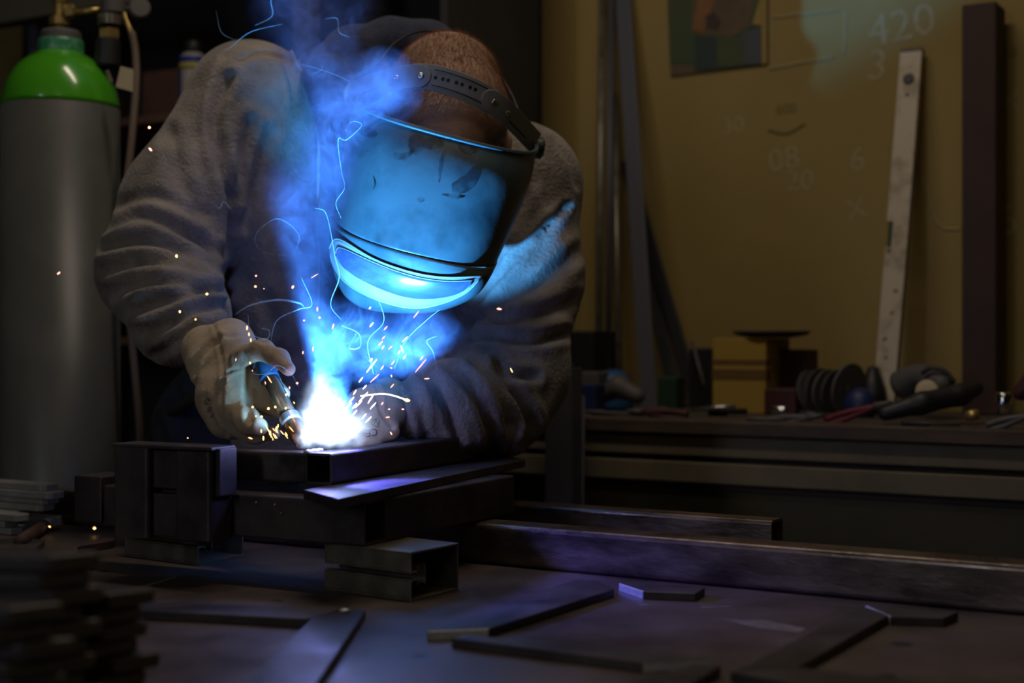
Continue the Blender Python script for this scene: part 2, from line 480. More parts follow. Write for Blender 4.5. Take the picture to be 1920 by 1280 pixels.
for nm, (u, p) in (('a', (-1.15, 1.75)), ('b', (0.25, -0.5))):
    t = thing('ceiling_light', U(u, p, 2.94), 'long fluorescent ceiling light above the bent welder' if nm == 'a' else 'long fluorescent ceiling light behind the camera', 'lamp')
    obj('housing', box(nb(), (u-0.65, p-0.09, 2.955), (u+0.65, p+0.09, 3.0)), M['white'], t, bevel=0.005)
    obj('lamp_tube', tubepath(nb(), [U(u-0.6, p, 2.945), U(u+0.6, p, 2.945)], 0.013), M['lampglow'], t, smooth=True)


def on_wall(vs, px, py, ang=0.0, off=0.0012, p=PW):
    o = W(px, py, p-off); ca, sa = math.cos(ang), math.sin(ang)
    ex, ez = Vector((CP, -SP, 0)), Vector((0, 0, 1))
    return [o+ex*(v.x*ca-v.y*sa)+ez*(v.x*sa+v.y*ca) for v in vs]


def wall_text(s, px, py, size, m, ang=0.0):
    vs, fs = text_mesh(s, size); pts = on_wall(vs, px, py, ang)
    bm = nb(); v = [bm.verts.new(q) for q in pts]
    for f in fs: bm.faces.new([v[i] for i in f])
    return obj('chalk_writing', bm, m, wall_back, recalc=False)


def wall_line(pts, m, r=0.0035):
    obj('chalk_line', tubepath(nb(), catmull([W(a, b, PW-0.0005) for a, b in pts], 5), r, 6), m, wall_back)


for s, x, y, sz, mk, an in (('420', 1690, 50, 0.105, 'chalk', 0.12), ('3', 1645, 125, 0.10, 'chalk', -0.1), ('30', 1375, 237, 0.06, 'chalk', 0.05), ('08', 1470, 300, 0.08, 'chalk', 0.1), ('20', 1500, 340, 0.07, 'chalk', 0),
                         ('6', 1608, 300, 0.08, 'chalk', 0), ('X', 1606, 393, 0.07, 'chalk', 0.2), ('X', 1893, 192, 0.06, 'chalk', 0.1), ('6', 1888, 415, 0.10, 'chalk', 0), ('50', 1840, 60, 0.05, 'chalk', 0),
                         ('600', 1474, 205, 0.035, 'pencil', 0), ('50', 1893, 100, 0.03, 'pencil', 0)):
    wall_text(s, x, y, sz, M[mk], an)
wall_line([(1440, 130), (1500, 118), (1566, 106)], M['chalk']); wall_line([(1447, 35), (1450, 90), (1452, 128)], M['chalk'], 0.003)
wall_line([(1450, 33), (1540, 22), (1582, 20), (1585, 60), (1582, 100)], M['chalk']); wall_line([(1440, 244), (1475, 250), (1510, 232)], M['pencil'], 0.003)
wall_line([(880, 28), (935, 22), (940, 60)], M['pencil'], 0.003); wall_line([(1730, 330), (1760, 420), (1800, 430)], M['chalk'], 0.003)
wall_line([(1245, 540), (1265, 585), (1285, 640)], M['chalk'], 0.003)

# conduit on the wall
tag(obj('wall_conduit', tubepath(nb(), [W(1000, -260, PW-0.013), W(1000, 760, PW-0.013)], 0.010, 12), M['conduit'], smooth=True),
    'thin grey conduit pipe running straight up the yellow wall behind the welder', 'pipe')

# picture on the wall
t = thing('wall_picture', W(1345, 60, PW-0.004), 'faded printed portrait picture in a narrow cream border on the yellow wall', 'picture')


def wq(pts, off, m, name, th=0.001):
    obj(name, prism(nb(), [W(a, b, PW-off) for a, b in pts], Vector((SP, CP, 0))*th), m, t)


wq([(1243, -190), (1440, -215), (1440, 120), (1257, 143)], 0.006, M['p_brown'], 'backing', 0.004)
wq([(1247, -180), (1428, -205), (1428, 120), (1303, 134), (1299, 120), (1256, 120)], 0.0072, M['p_green'], 'background_print')
wq([(1300, 0), (1312, -50), (1350, -80), (1400, -50), (1412, 10), (1405, 50), (1370, 70), (1330, 66), (1296, 60)], 0.0080, M['p_brown'], 'figure_print')
wq([(1297, 55), (1305, 10), (1322, -40), (1345, -30), (1338, 10), (1325, 40), (1318, 64)], 0.0088, M['p_orange'], 'hair_print')
wq([(1322, 30), (1340, 22), (1352, 40), (1345, 56), (1326, 52)], 0.0094, M['p_dark'], 'shadow_print')
wq([(1302, 66), (1340, 70), (1352, 76), (1390, 62), (1410, 50), (1427, 48), (1428, 120), (1304, 133)], 0.0086, M['p_navy'], 'clothes_print')
wq([(1388, 62), (1427, 50), (1427, 119), (1396, 121)], 0.0092, M['p_blue'], 'sleeve_print')
wq([(1343, 76), (1392, 66), (1396, 121), (1345, 127)], 0.0096, M['p_green'], 'skirt_print')
wq([(1428, -205), (1437, -207), (1437, 119), (1428, 120)], 0.0075, M['p_cream'], 'border_print')
wq([(1410, 45), (1428, -10), (1428, 48)], 0.0096, M['p_cream'], 'corner_print')

# ------------------------------------------------------------------ workbench along the wall
BZ = CAMZ-0.157
PB = 2.60
t = thing('workbench', U(-0.6, 2.9, 0), 'long dark workbench with stacked rails along the yellow wall', 'workbench')
u0, u1 = -1.70, 0.95
obj('bench_top', box(nb(), (u0, PB, BZ-0.028), (u1, PW-0.005, BZ)), M['benchtop'], t, bevel=0.003)
obj('upper_rail', box(nb(), (u0, PB+0.012, BZ-0.072), (u1, PB+0.04, BZ-0.030)), M['benchrail'], t, bevel=0.003)
obj('middle_rail', box(nb(), (u0, PB+0.012, BZ-0.125), (u1, PB+0.04, BZ-0.083)), M['benchrail'], t, bevel=0.003)
obj('lower_panel', box(nb(), (u0, PB+0.06, 0.12), (u1, PB+0.08, BZ-0.135)), M['benchpanel'], t)
obj('back_rail', box(nb(), (u0, PB+0.045, BZ-0.14), (u1, PB+0.06, BZ-0.028)), M['benchtop'], t)
for k in range(4):
    for pp in (PB+0.085, PW-0.1):
        obj('leg', box(nb(), (u0+0.03+k*0.84, pp, 0), (u0+0.10+k*0.84, pp+0.07, BZ-0.028)), M['benchtop'], t)

# upright steel post in front of the bench
b1 = W(1022, 680, 2.53); b2 = W(1072, 680, 2.53)
uu = lambda v: v.x*CP-v.y*SP
bm = nb(); ua, ub = uu(b1), uu(b2)
box(bm, (ua, 2.53, 0), (ub, 2.536, b1.z)); box(bm, (ub-0.006, 2.536, 0), (ub, 2.575, b1.z-0.01))
tag(obj('steel_angle_post', bm, M['rackpost'], bevel=0.001), 'upright grey steel angle post standing in front of the bench beside the right sleeve', 'post')
q = W(1084, 742, 2.56); uq = uu(q)
tag(obj('steel_rod', tubepath(nb(), [U(uq, 2.56, 0.0), U(uq-0.005, 2.585, q.z)], 0.007, 10), M['rackpost'], smooth=True),
    'thin short steel rod upright against the bench edge, right of the angle post', 'rod')


def leaning(name, top, bot, wpx, ptop, pbot, thick, m, label, cat, group=None, z0=None, roundr=None):
    """a bar that stands on the bench and leans on the wall"""
    a = W(top[0], top[1], ptop); b = W(bot[0], bot[1], pbot)
    if z0 is not None:
        f = (a.z-z0)/(a.z-b.z); b = a+(b-a)*f
    wd = wpx/F*b.y
    ex = Vector((CP, -SP, 0)); d = (a-b).normalized(); nrm = ex.cross(d).normalized()
    if nrm.dot(Vector((SP, CP, 0))) < 0: nrm = -nrm
    ex2 = d.cross(nrm).normalized()
    if ex2.dot(ex) < 0: ex2 = -ex2
    bm = nb()
    if roundr: tubepath(bm, [b, a], roundr, 12)
    else:
        prism(bm, [b-ex2*wd/2, b+ex2*wd/2, a+ex2*wd/2, a-ex2*wd/2], nrm*thick)
    return tag(obj(name, bm, m, smooth=bool(roundr), bevel=0 if roundr else 0.0015), label, cat, group), (a, b, ex2, nrm, wd)


leaning('steel_pipe', (1130, -60), (1122, 690), 0, PW-0.02, 3.06, 0, M['galv'], 'long pale round pipe leaning on the wall, leftmost of the leaning bars', 'pipe', z0=BZ, roundr=0.009)
leaning('steel_pipe', (1147, -40), (1140, 690), 0, PW-0.016, 3.10, 0, M['rackpost'], 'dark round pipe leaning on the wall between two pale pipes', 'pipe', z0=BZ, roundr=0.008)
leaning('steel_pipe', (1153, 172), (1160, 690), 0, PW-0.02, 3.06, 0, M['galv'], 'shorter pale round pipe leaning on the wall beside the broad dark bar', 'pipe', z0=BZ, roundr=0.008)
_, (a, b, ex2, nrm, wd) = leaning('flat_steel_bar', (1165, -40), (1213, 715), 33, PW-0.03, 2.99, 0.008, M['rackpost'], 'broad dark grey flat bar with a bolt hole leaning on the wall', 'bar', z0=BZ)
leaning('flat_steel_bar', (1172, 300), (1300, 735), 24, PW-0.02, 3.12, 0.01, M['black'], 'short black flat bar leaning at a slant behind the broad grey bar', 'bar', z0=BZ)
leaning('flat_steel_bar', (1190, 420), (1262, 715), 30, PW-0.02, 3.14, 0.01, M['rack'], 'short dark flat bar leaning low behind the broad grey bar', 'bar', z0=BZ)

# spirit level and dark beam leaning on the wall
PL = PW-0.035
t = thing('spirit_level', W(1657, 750, PL-0.15), 'long scratched pale spirit level leaning on the yellow wall', 'spirit level')
a = W(1708, 96, PL); b = W(1657, 752, PL-0.16); ff = (a.z-BZ)/(a.z-b.z); b = a+(b-a)*ff
ex = Vector((CP, -SP, 0)); dd = (a-b).normalized(); nr = ex.cross(dd).normalized(); nr = nr if nr.dot(Vector((SP, CP, 0))) > 0 else -nr
ex = dd.cross(nr).normalized(); ex = ex if ex.x > 0 else -ex
hw = 0.0245; Lv = (a-b).length


def lv(s, t_, o_=0.0): return b+dd*(s*Lv)+ex*(t_*hw)+nr*o_


bm = nb()
prism(bm, [lv(0.0, -0.55), lv(0, 0.45), lv(0.03, 0.9), lv(0.5, 1), lv(1, 1), lv(1, -1), lv(0.52, -1), lv(0.52, -0.45), lv(0.45, -0.45), lv(0.45, -1), lv(0.04, -1)], nr*0.022)
obj('level_body', bm, M['level'], t, bevel=0.001)
obj('end_cap', prism(nb(), [lv(1.0, -1, -0.001), lv(1, 1, -0.001), lv(1.008, 1, -0.001), lv(1.008, -1, -0.001)], nr*0.024), M['black'], t)
obj('vial', tubepath(nb(), [lv(0.455, -0.65, 0.01), lv(0.515, -0.65, 0.01)], 0.006, 10), M['greenp'], t)
obj('round_vial', lathe(nb(), [(0.0125, 0), (0.0125, 0.003), (0.010, 0.004)], lv(0.92, 0.0, 0.0005), -nr, 24), M['black'], t)
obj('screw', lathe(nb(), [(0.004, 0), (0.004, 0.002)], lv(0.875, 0.0, 0.0005), -nr, 12), M['black'], t)
for s_, t_ in ((0.44, -0.6), (0.27, 0.1), (0.20, -0.3), (0.15, -0.1), (0.33, 0.3)):
    obj('stain', lathe(nb(), [(0.004+0.003*abs(t_), 0), (0.004, 0.0012)], lv(s_, t_, 0.0004), -nr, 9), M['pencil'], t)
ua, ub = uu(W(1803, 300, PW-0.12)), uu(W(1868, 300, PW-0.12))
tag(obj('timber_beam', box(nb(), (ua, PW-0.12, BZ), (ub, PW-0.03, W(1830, 6, PW-0.12).z)), M['darkbeam'], bevel=0.004), 'thick dark red-brown beam standing upright against the wall beside the spirit level', 'beam')


# ------------------------------------------------------------------ clutter on the bench
def ubox(name, x0, x1, ytop, p0, dp, m, label, cat, bev=0.004, group=None, z0=None):
    a = W(x0, ytop, p0); c = W(x1, ytop, p0)
    return tag(obj(name, box(nb(), (uu(a), p0, BZ if z0 is None else z0), (uu(c), p0+dp, (a.z+c.z)/2)), m, bevel=bev), label, cat, group)


def blob(name, pts, voxel, m, label, cat, k=0.01):
    f = Field(k).chain(*pts)
    return tag(link_mesh(name, grow(f, voxel), m, smooth=True), label, cat)


def dz(px, p): return p/(CP+SP*(px-960)/F)


ubox('black_case', 1062, 1112, 620, 3.02, 0.15, M['black'], 'black case standing on the bench beside the right sleeve', 'case')
t = thing('blue_tub', W(1150, 715, 2.95), 'rounded blue plastic tub upside down before the leaning bars', 'tub')
obj('tub_body', lathe(nb(), [(0.045, 0), (0.047, 0.012), (0.043, 0.05), (0.036, 0.075), (0.022, 0.09), (0.0, 0.094)], U(uu(W(1150, 700, 2.90)), 2.90, BZ), n=32), M['blue'], t, smooth=True)
ubox('grey_block', 1075, 1122, 697, 2.82, 0.07, M['greyp'], 'flat grey block on the bench in front of the blue tub', 'block')
ubox('dark_blue_box', 1078, 1116, 720, 2.72, 0.05, M['darkblue'], 'small dark blue box near the bench edge', 'box')
blob('rag', [(1130, 740, dz(1130, 2.8), 16), (1160, 725, dz(1160, 2.8), 20), (1195, 742, dz(1195, 2.8), 15)], 0.006, M['greyp'], 'crumpled dark rag lying below the blue tub', 'rag')
ubox('green_box', 1232, 1268, 706, 2.9, 0.05, M['greenp'], 'small green box on the bench at the foot of the grey bar', 'box')
ubox('black_tin', 1292, 1336, 652, 3.05, 0.12, M['black'], 'square black tin on the bench left of the yellow carton', 'tin')
tag(obj('thin_rod', tubepath(nb(), [W(1298, 640, 3.04), W(1320, 722, 2.98)], 0.004, 8), M['greyp'], smooth=True), 'thin pale rod leaning on the square black tin', 'rod')
# yellow carton with stripes
t = thing('yellow_carton', W(1388, 745, 2.95), 'yellow carton with brown stripes standing on the bench', 'carton')
a = W(1336, 632, 2.93); c = W(1436, 632, 2.93); top_z = W(1386, 634, 2.93).z
obj('carton', box(nb(), (uu(a), 2.93, BZ), (uu(c), 3.08, top_z)), M['yellow'], t, bevel=0.002)
for y0, y1 in ((674, 684), (692, 712)):
    obj('stripe', box(nb(), (uu(a)-0.0006, 2.9292, W(1386, y1, 2.93).z), (uu(c)+0.0006, 2.96, W(1386, y0, 2.93).z)), M['brownstripe'], t)
cc = U((uu(W(1365, 630, 2.96))+uu(W(1505, 630, 2.96)))/2, 3.0, top_z+0.001)
ru = (uu(W(1505, 630, 2.96))-uu(W(1365, 630, 2.96)))/2
tag(obj('steel_plate', lathe(nb(), [(ru*0.5, 0), (ru*0.9, 0.006), (ru, 0.013), (ru*0.98, 0.016), (ru*0.6, 0.012), (0.0, 0.011)], cc, n=40), M['disc'], smooth=True), 'wide dark round plate lying on top of the yellow carton', 'plate')
ubox('dark_red_box', 1440, 1512, 655, 3.02, 0.08, M['darkred'], 'dark red box on the bench under the overhanging round plate', 'box')
ubox('red_tray', 1432, 1492, 728, 2.90, 0.09, M['darkred'], 'low red tray in front of the dark red box', 'tray')
dl = ['leftmost of the upright grinding discs, leaning to the left', 'second upright grinding disc from the left', 'middle one of the five upright grinding discs', 'fourth upright grinding disc from the left', 'rightmost of the upright grinding discs, largest and nearest the spirit level']
for i, (x, r_) in enumerate(((1522, 0.048), (1537, 0.050), (1550, 0.049), (1566, 0.049), (1590, 0.056))):
    c = W(x, 700, 2.95); ctr = U(uu(c), 2.95, BZ+r_)
    ax = Vector((CP, -SP, 0))*0.93+Vector((SP, CP, 0))*(-0.32)+Vector((0, 0, 0.16 if i == 0 else -0.04*i))
    tag(obj('grinding_disc', lathe(nb(), [(0.011, -0.001), (r_, -0.001), (r_, 0.004), (0.011, 0.004), (0.011, 0.006), (0.010, 0.006)], ctr, ax, 32), M['disc'] if i % 2 else M['greyp']), 'dark '+dl[i], 'grinding disc', 'grinding discs standing on the bench')
tag(obj('dark_cone', lathe(nb(), [(0.035, 0), (0.028, 0.05), (0.012, 0.10), (0.0, 0.105)], U(uu(W(1637, 700, 3.05)), 3.05, BZ), n=24), M['black'], smooth=True), 'dark pointed cone cap behind the foot of the spirit level', 'cap')
tag(obj('blue_ball_cap', lathe(nb(), [(0.028, 0), (0.034, 0.02), (0.030, 0.045), (0.014, 0.06), (0, 0.062)], U(uu(W(1613, 700, 2.9)), 2.9, BZ), n=24), M['darkblue'], smooth=True), 'small dark blue cap left of the foot of the spirit level', 'cap')
# angle grinder right of the level
t = thing('angle_grinder', W(1740, 740, 2.98), 'worn grey angle grinder lying on the bench beside the dark beam', 'grinder')
obj('grinder_body', tubepath(nb(), catmull([W(1690, 722, 2.98), W(1730, 705, 2.95), W(1775, 725, 2.90)], 6), lambda s: 0.032-0.012*s, 16), M['greyp'], t, smooth=True)
obj('guard', tubepath(nb(), catmull([W(1728, 700, 2.90), W(1745, 690, 2.90), W(1770, 695, 2.90), W(1790, 717, 2.90)], 6), 0.005, 8), M['black'], t, smooth=True)
obj('gear_head', lathe(nb(), [(0.022, 0), (0.022, 0.02), (0.012, 0.025)], W(1742, 735, 2.87), (-SP, -CP, 0.2), 20), M['card'], t)
blob('leather_pouch', [(1660, 775, dz(1660, 2.68), 14), (1730, 755, dz(1730, 2.7), 20), (1800, 740, dz(1800, 2.75), 20), (1830, 728, dz(1830, 2.78), 14)], 0.006, M['black'], 'long black leather pouch lying near the bench edge at right', 'pouch')


def plier(x0, y0, x1, y1, p, m, label, off=14):
    t = thing('pliers', W((x0+x1)/2, (y0+y1)/2, p), label, 'pliers')
    for s_ in (-1, 1):
        obj('handle', tubepath(nb(), catmull([W(x0, y0+s_*off*0.4, p), W((x0*0.6+x1*0.4), (y0*0.6+y1*0.4)+s_*off*0.45, p), W(x1, y1, p)], 5), 0.006, 8), m, t, smooth=True)
    obj('jaw', tubepath(nb(), [W(x1, y1, p), W(x1+(x1-x0)*0.35, y1+(y1-y0)*0.3, p)], lambda s: 0.009-0.006*s, 8), M['greyp'], t, smooth=True)


plier(1546, 792, 1640, 762, 2.70, M['red'], 'pliers with bright red handles below the spirit level')
plier(1290, 782, 1205, 772, 2.68, M['darkred'], 'pliers with dark red handles on the bench near the leaning bars')
plier(1440, 792, 1515, 782, 2.68, M['greyp'], 'bare grey pliers between the two red pairs')
plier(1850, 802, 1925, 780, 2.66, M['greyp'], 'grey pliers at the right end of the bench')
tag(obj('steel_strip', tubepath(nb(), [W(1296, 768, 2.78), W(1378, 761, 2.78)], 0.0045, 8), M['steel'], smooth=True), 'short bright steel strip lying on the bench before the yellow carton', 'strip')
tag(obj('socket', lathe(nb(), [(0.008, -0.014), (0.009, -0.012), (0.009, 0.012), (0.008, 0.014)], W(1461, 768, 2.75), (CP, -SP, 0), 16), M['olivetube'], smooth=True), 'small shiny socket on the bench below the dark red box', 'socket')
tag(obj('socket', lathe(nb(), [(0.013, -0.02), (0.015, -0.017), (0.015, 0.017), (0.013, 0.02)], W(1882, 755, 2.80), (0, 0, 1), 20), M['olivetube'], smooth=True), 'larger upright chrome socket shining at the right end of the bench', 'socket')
tag(obj('brass_fitting', lathe(nb(), [(0.009, -0.012), (0.011, 0), (0.009, 0.012)], W(1823, 778, 2.68), (0.8, -0.5, 0.2), 12), M['brass'], smooth=True), 'small brass fitting on the bench under the dark beam', 'fitting')
blob('red_grip', [(1915, 735, dz(1915, 2.8), 16), (1945, 700, dz(1945, 2.8), 18)], 0.006, M['darkred'], 'dark red grip at the right edge of the bench', 'grip')
for i, (x0, y0, x1, y1, p, r_, m_, lb) in enumerate((
        (1090, 765, 1180, 748, 2.72, 0.005, 'greyp', 'thin grey file lying left of the dark red pliers'), (1110, 772, 1205, 762, 2.68, 0.004, 'rack', 'thin dark rod lying nearest the bench edge at left'),
        (1215, 752, 1290, 740, 2.80, 0.008, 'board', 'brown file handle lying before the square black tin'), (1330, 742, 1400, 756, 2.80, 0.011, 'black', 'thick black chisel lying before the yellow carton'),
        (1400, 778, 1470, 774, 2.66, 0.004, 'greyp', 'thin grey rod beside the small socket'), (1500, 760, 1560, 742, 2.80, 0.008, 'rack', 'dark chisel lying below the grinding discs'),
        (1690, 800, 1800, 785, 2.65, 0.005, 'rack', 'thin dark rod lying in front of the black pouch'))):
    a = W(x0, y0, p); b = W(x1, y1, p); a.z = b.z = BZ+r_
    tag(obj('hand_tool', tubepath(nb(), [a, a.lerp(b, 0.45), a.lerp(b, 0.5), b], lambda s, r_=r_: r_ if s < 0.4 else r_*0.6, 8), M[m_], smooth=True), lb, 'tool')

# ------------------------------------------------------------------ rack at the left, behind the gas cylinder
t = thing('storage_rack', U(-2.6, 2.8, 0), 'tall dark storage rack behind the gas cylinder and the welder', 'rack')
ru0, ru1 = -3.6, -1.74
obj('back_panel', box(nb(), (ru0, 3.02, 0), (ru1, 3.04, 2.4)), M['rack'], t)
obj('side_panel', box(nb(), (ru1-0.02, 2.62, 0), (ru1, 3.04, 2.4)), M['rack'], t)
for px_, wpx in ((52, 22), (548, 42)):
    c = W(px_, 100, 2.55); uc = uu(c); ww = wpx/F*c.y
    obj('post', box(nb(), (uc, 2.55, 0), (uc+ww, 2.59, 2.4)), M['rackpost'], t, bevel=0.003)
zb = W(150, 18, 2.5).z
obj('top_beam', box(nb(), (ru0, 2.5, zb), (-2.62, 2.55, zb+0.09)), M['olive'], t, bevel=0.003)
zs = W(300, 212, 2.55).z
for z_ in (zs, zs-0.55, 0.3, zs+0.62): obj('shelf', box(nb(), (ru0, 2.56, z_-0.02), (ru1-0.02, 3.02, z_)), M['board'], t, bevel=0.002)
tag(obj('brown_panel', box(nb(), (uu(W(268, 200, 2.8)), 2.80, zs), (uu(W(345, 200, 2.8)), 2.82, zs+0.17)), M['board']), 'dark brown board standing on the shelf behind the spray bottle', 'board')
# spray bottle
c = U(uu(W(362, 150, 2.66)), 2.66, zs); k = c.y/F
t = thing('spray_bottle', c, 'white spray bottle with a blue and yellow label and black cap on the dark shelf', 'bottle')
zt = W(362, 100, 2.66).z-zs; zc = W(362, 76, 2.66).z-zs
obj('bottle_body', lathe(nb(), [(24*k, 0), (25*k, 0.004), (25*k, zt-0.03), (23*k, zt-0.008), (16*k, zt)], c, n=32), M['canwhite'], t, smooth=True)
obj('blue_band', lathe(nb(), [(25.6*k, zt-0.026), (25.6*k, zt-0.012)], c, n=32), M['canblue'], t, smooth=True)
obj('yellow_band', lathe(nb(), [(25.5*k, zt-0.045), (25.5*k, zt-0.028)], c, n=32), M['canyellow'], t, smooth=True)
bm = nb(); th0 = math.radians(182)
for j in range(6):
    pass
prism(bm, [c+Vector((25.4*k*math.cos(math.radians(a_)), 25.4*k*math.sin(math.radians(a_)), 0.01)) for a_ in range(180, 226, 9)]+[c+Vector((24*k*math.cos(math.radians(a_)), 24*k*math.sin(math.radians(a_)), 0.01)) for a_ in range(225, 179, -9)], (0, 0, zt-0.04))
obj('blue_stripe', bm, M['canblue'], t)
obj('cap', lathe(nb(), [(15*k, zt), (17*k, zt+0.004), (16*k, zc-0.006), (12*k, zc)], c, n=24), M['black'], t, smooth=True)

# ------------------------------------------------------------------ gas cylinder
CD = 2.86; cc = P(114, 640, CD); cc.z = 0; k = CD/F


def zy(y): return CAMZ-(y-640)*k


t = thing('gas_cylinder', cc, 'tall grey gas cylinder with a glossy green shoulder standing left of the welder', 'gas cylinder')
R0 = 108*k
obj('grey_body', lathe(nb(), [(R0*0.9, 0), (R0, 0.02), (R0, zy(204))], cc, n=96), M['cylgrey'], t, smooth=True)
prof = [(r_*k, zy(y_)) for y_, r_ in ((204, 108), (194, 106.5), (184, 104.5), (172, 102), (160, 98), (148, 92.5), (136, 85.5), (126, 78), (117, 68.5), (110, 58), (105, 49), (101, 43), (98, 40))]
obj('green_shoulder', lathe(nb(), prof, cc, n=96), M['green'], t, smooth=True)
obj('neck_ring', lathe(nb(), [(41*k, zy(101)), (42*k, zy(98)), (42*k, zy(80)), (40*k, zy(76))], cc, n=48), M['teal'], t, smooth=False)
obj('neck_collar', lathe(nb(), [(38*k, zy(77)), (38*k, zy(64)), (33*k, zy(58)), (16*k, zy(56))], cc, n=48), M['greyp'], t, smooth=False)
vz = lambda y: zy(y)
vc = cc+Vector((-2*k, 0, 0))
vb = obj('valve', lathe(nb(), [(11*k, zy(57)), (13*k, zy(50)), (20*k, zy(47)), (20*k, zy(34)), (12*k, zy(31)), (12*k, zy(8)), (14*k, zy(4)), (14*k, zy(-20)), (10*k, zy(-24))], vc, n=10), M['brass'], t)
obj('valve_wheel', lathe(nb(), [(30*k, zy(-26)), (34*k, zy(-30)), (34*k, zy(-38)), (28*k, zy(-42))], vc, n=24), M['black'], vb)
t2 = thing('gas_regulator', P(205, 60, CD), 'brass gas regulator with a black barrel screwed onto the cylinder valve', 'regulator')
obj('inlet_nut', lathe(nb(), [(10*k, 0), (13*k, 2*k), (13*k, 16*k), (9*k, 20*k)], P(122, 22, CD-0.01), (1, 0, 0.1), 6), M['brass'], t2)
obj('inlet_pipe', tubepath(nb(), [P(138, 24, CD-0.01), P(192, 17, CD-0.01)], 5.5*k, 12), M['brass'], t2, smooth=True)
obj('regulator_body', lathe(nb(), [(18*k, -14*k), (22*k, -10*k), (22*k, 12*k), (16*k, 16*k)], P(212, 14, CD-0.01), (0, 0, 1), 20), M['greyp'], t2)
bm = nb()
for j in range(16):
    a0 = 2*math.pi*j/16
    bx = P(207, 38, CD-0.01)+Vector((21*k*math.cos(a0), 21*k*math.sin(a0), 0)); fr = frame(bx, (math.cos(a0), math.sin(a0), 0), (-math.sin(a0), math.cos(a0), 0))
    box(bm, (-2*k, -2.6*k, -9*k), (1.6*k, 2.6*k, 9*k), fr)
lathe(bm, [(20*k, -9*k), (20*k, 9*k)], P(207, 38, CD-0.01), n=20)
obj('knurled_ring', bm, M['galv'], t2)
obj('hex_nut', lathe(nb(), [(18*k, -11*k), (20*k, -8*k), (20*k, 8*k), (18*k, 10*k)], P(205, 64, CD-0.01), (0, 0, 1), 6), M['brass'], t2)
obj('black_barrel', lathe(nb(), [(20*k, -26*k), (24*k, -22*k), (23*k, 24*k), (20*k, 26*k)], P(202, 100, CD-0.01), (0.05, 0, 1), 24), M['black'], t2, smooth=False)
g = obj('gauge', lathe(nb(), [(19*k, -8*k), (20*k, -6*k), (20*k, 6*k), (17*k, 9*k)], P(262, 16, CD-0.02), (0.3, -0.9, 0.1), 32), M['greyp'], t2)
obj('gauge_pipe', tubepath(nb(), [P(232, 16, CD-0.01), P(258, 16, CD-0.01)], 5*k, 10), M['greyp'], t2, smooth=True)
obj('hose_elbow', tubepath(nb(), catmull([P(232, 24, CD-0.01), P(239, 44, CD-0.02), P(247, 62, CD-0.02)], 5), 5.5*k, 12), M['brass'], t2, smooth=True)
tag(obj('gas_hose', tubepath(nb(), catmull([P(247, 60, CD-0.02), P(254, 100, CD-0.02), P(255, 160, CD-0.03), P(247, 260, CD-0.05), P(238, 350, CD-0.06), P(236, 450, CD-0.06), P(242, 580, CD-0.06), P(252, 690, CD-0.05), P(262, 800, CD-0.04), P(266, 950, CD), P(262, 1200, CD)], 8), 7*k, 12), M['hose'], smooth=True),
    'brown rubber gas hose hanging from the regulator beside the cylinder', 'hose')
tag(obj('paper_tag', prism(nb(), [P(226, 124, CD-0.1), P(250, 130, CD-0.1), P(249, 172, CD-0.1), P(217, 163, CD-0.1)], (0, 0.003, 0)), M['card']), 'cream card tag hanging between the regulator and the hose', 'tag')
tag(obj('paper_tag', prism(nb(), [P(197, 132, CD-0.11), P(203, 131, CD-0.11), P(212, 152, CD-0.1), P(206, 154, CD-0.1)], (0, 0.002, 0)), M['card']), 'narrow cream tag strip left of the larger card tag', 'tag')


# ================================================================== WELDING TABLE
t = thing('welding_table', U(-0.2, 1.35, 0), 'broad scratched dark steel welding table under all the metal parts', 'table')
obj('table_top', box(nb(), (-1.9, 0.80, TT-0.018), (1.35, 1.945, TT)), M['table'], t, bevel=0.002)
for u in (-1.8, -0.3, 1.2):
    for p in (0.85, 1.85):
        obj('leg', hollow(nb(), frame(U(u, p, 0), (0, 0, 1), (CP, -SP, 0), (SP, CP, 0)), 0.06, 0.06, TT-0.018, 0.004), M['jig'], t)
obj('apron', box(nb(), (-1.8, 0.86, TT-0.10), (1.26, 0.90, TT-0.018)), M['jig'], t)
# scratches and a scuffed bright patch in the surface
bm = nb()
for pts in ([(1355, 1160), (1440, 1163), (1512, 1178), (1500, 1185), (1430, 1178)], [(275, 1095), (330, 1080), (331, 1082), (278, 1098)], [(228, 1122), (246, 1146), (249, 1145), (231, 1121)],
            [(1315, 1137), (1372, 1135), (1372, 1137), (1316, 1139)], [(1195, 1133), (1215, 1132), (1216, 1134), (1196, 1134.6)], [(1460, 1200), (1540, 1196), (1540, 1197.6), (1462, 1202)]):
    obj('bright_scratch', prism(nb(), [H(x, y, CAMZ-TT-0.0003) for x, y in pts], (0, 0, -0.0004)), M['scratch'], bpy.data.objects['welding_table'])
for x, y, r in ((787, 1229, 0.007), (1760, 1166, 0.006), (1690, 1206, 0.011), (1665, 1266, 0.008), (195, 1070, 0.005), (172, 1066, 0.004), (520, 1125, 0.006)):
    c = H(x, y, CAMZ-TT-0.0005); n = 14; bm = nb()
    bm.faces.new([bm.verts.new(c+Vector((r*math.cos(6.283*i/n)*(1+0.2*math.sin(3*i)), r*math.sin(6.283*i/n), 0))) for i in range(n)])
    obj('dark_pit', bm, M['black'], bpy.data.objects['welding_table'])

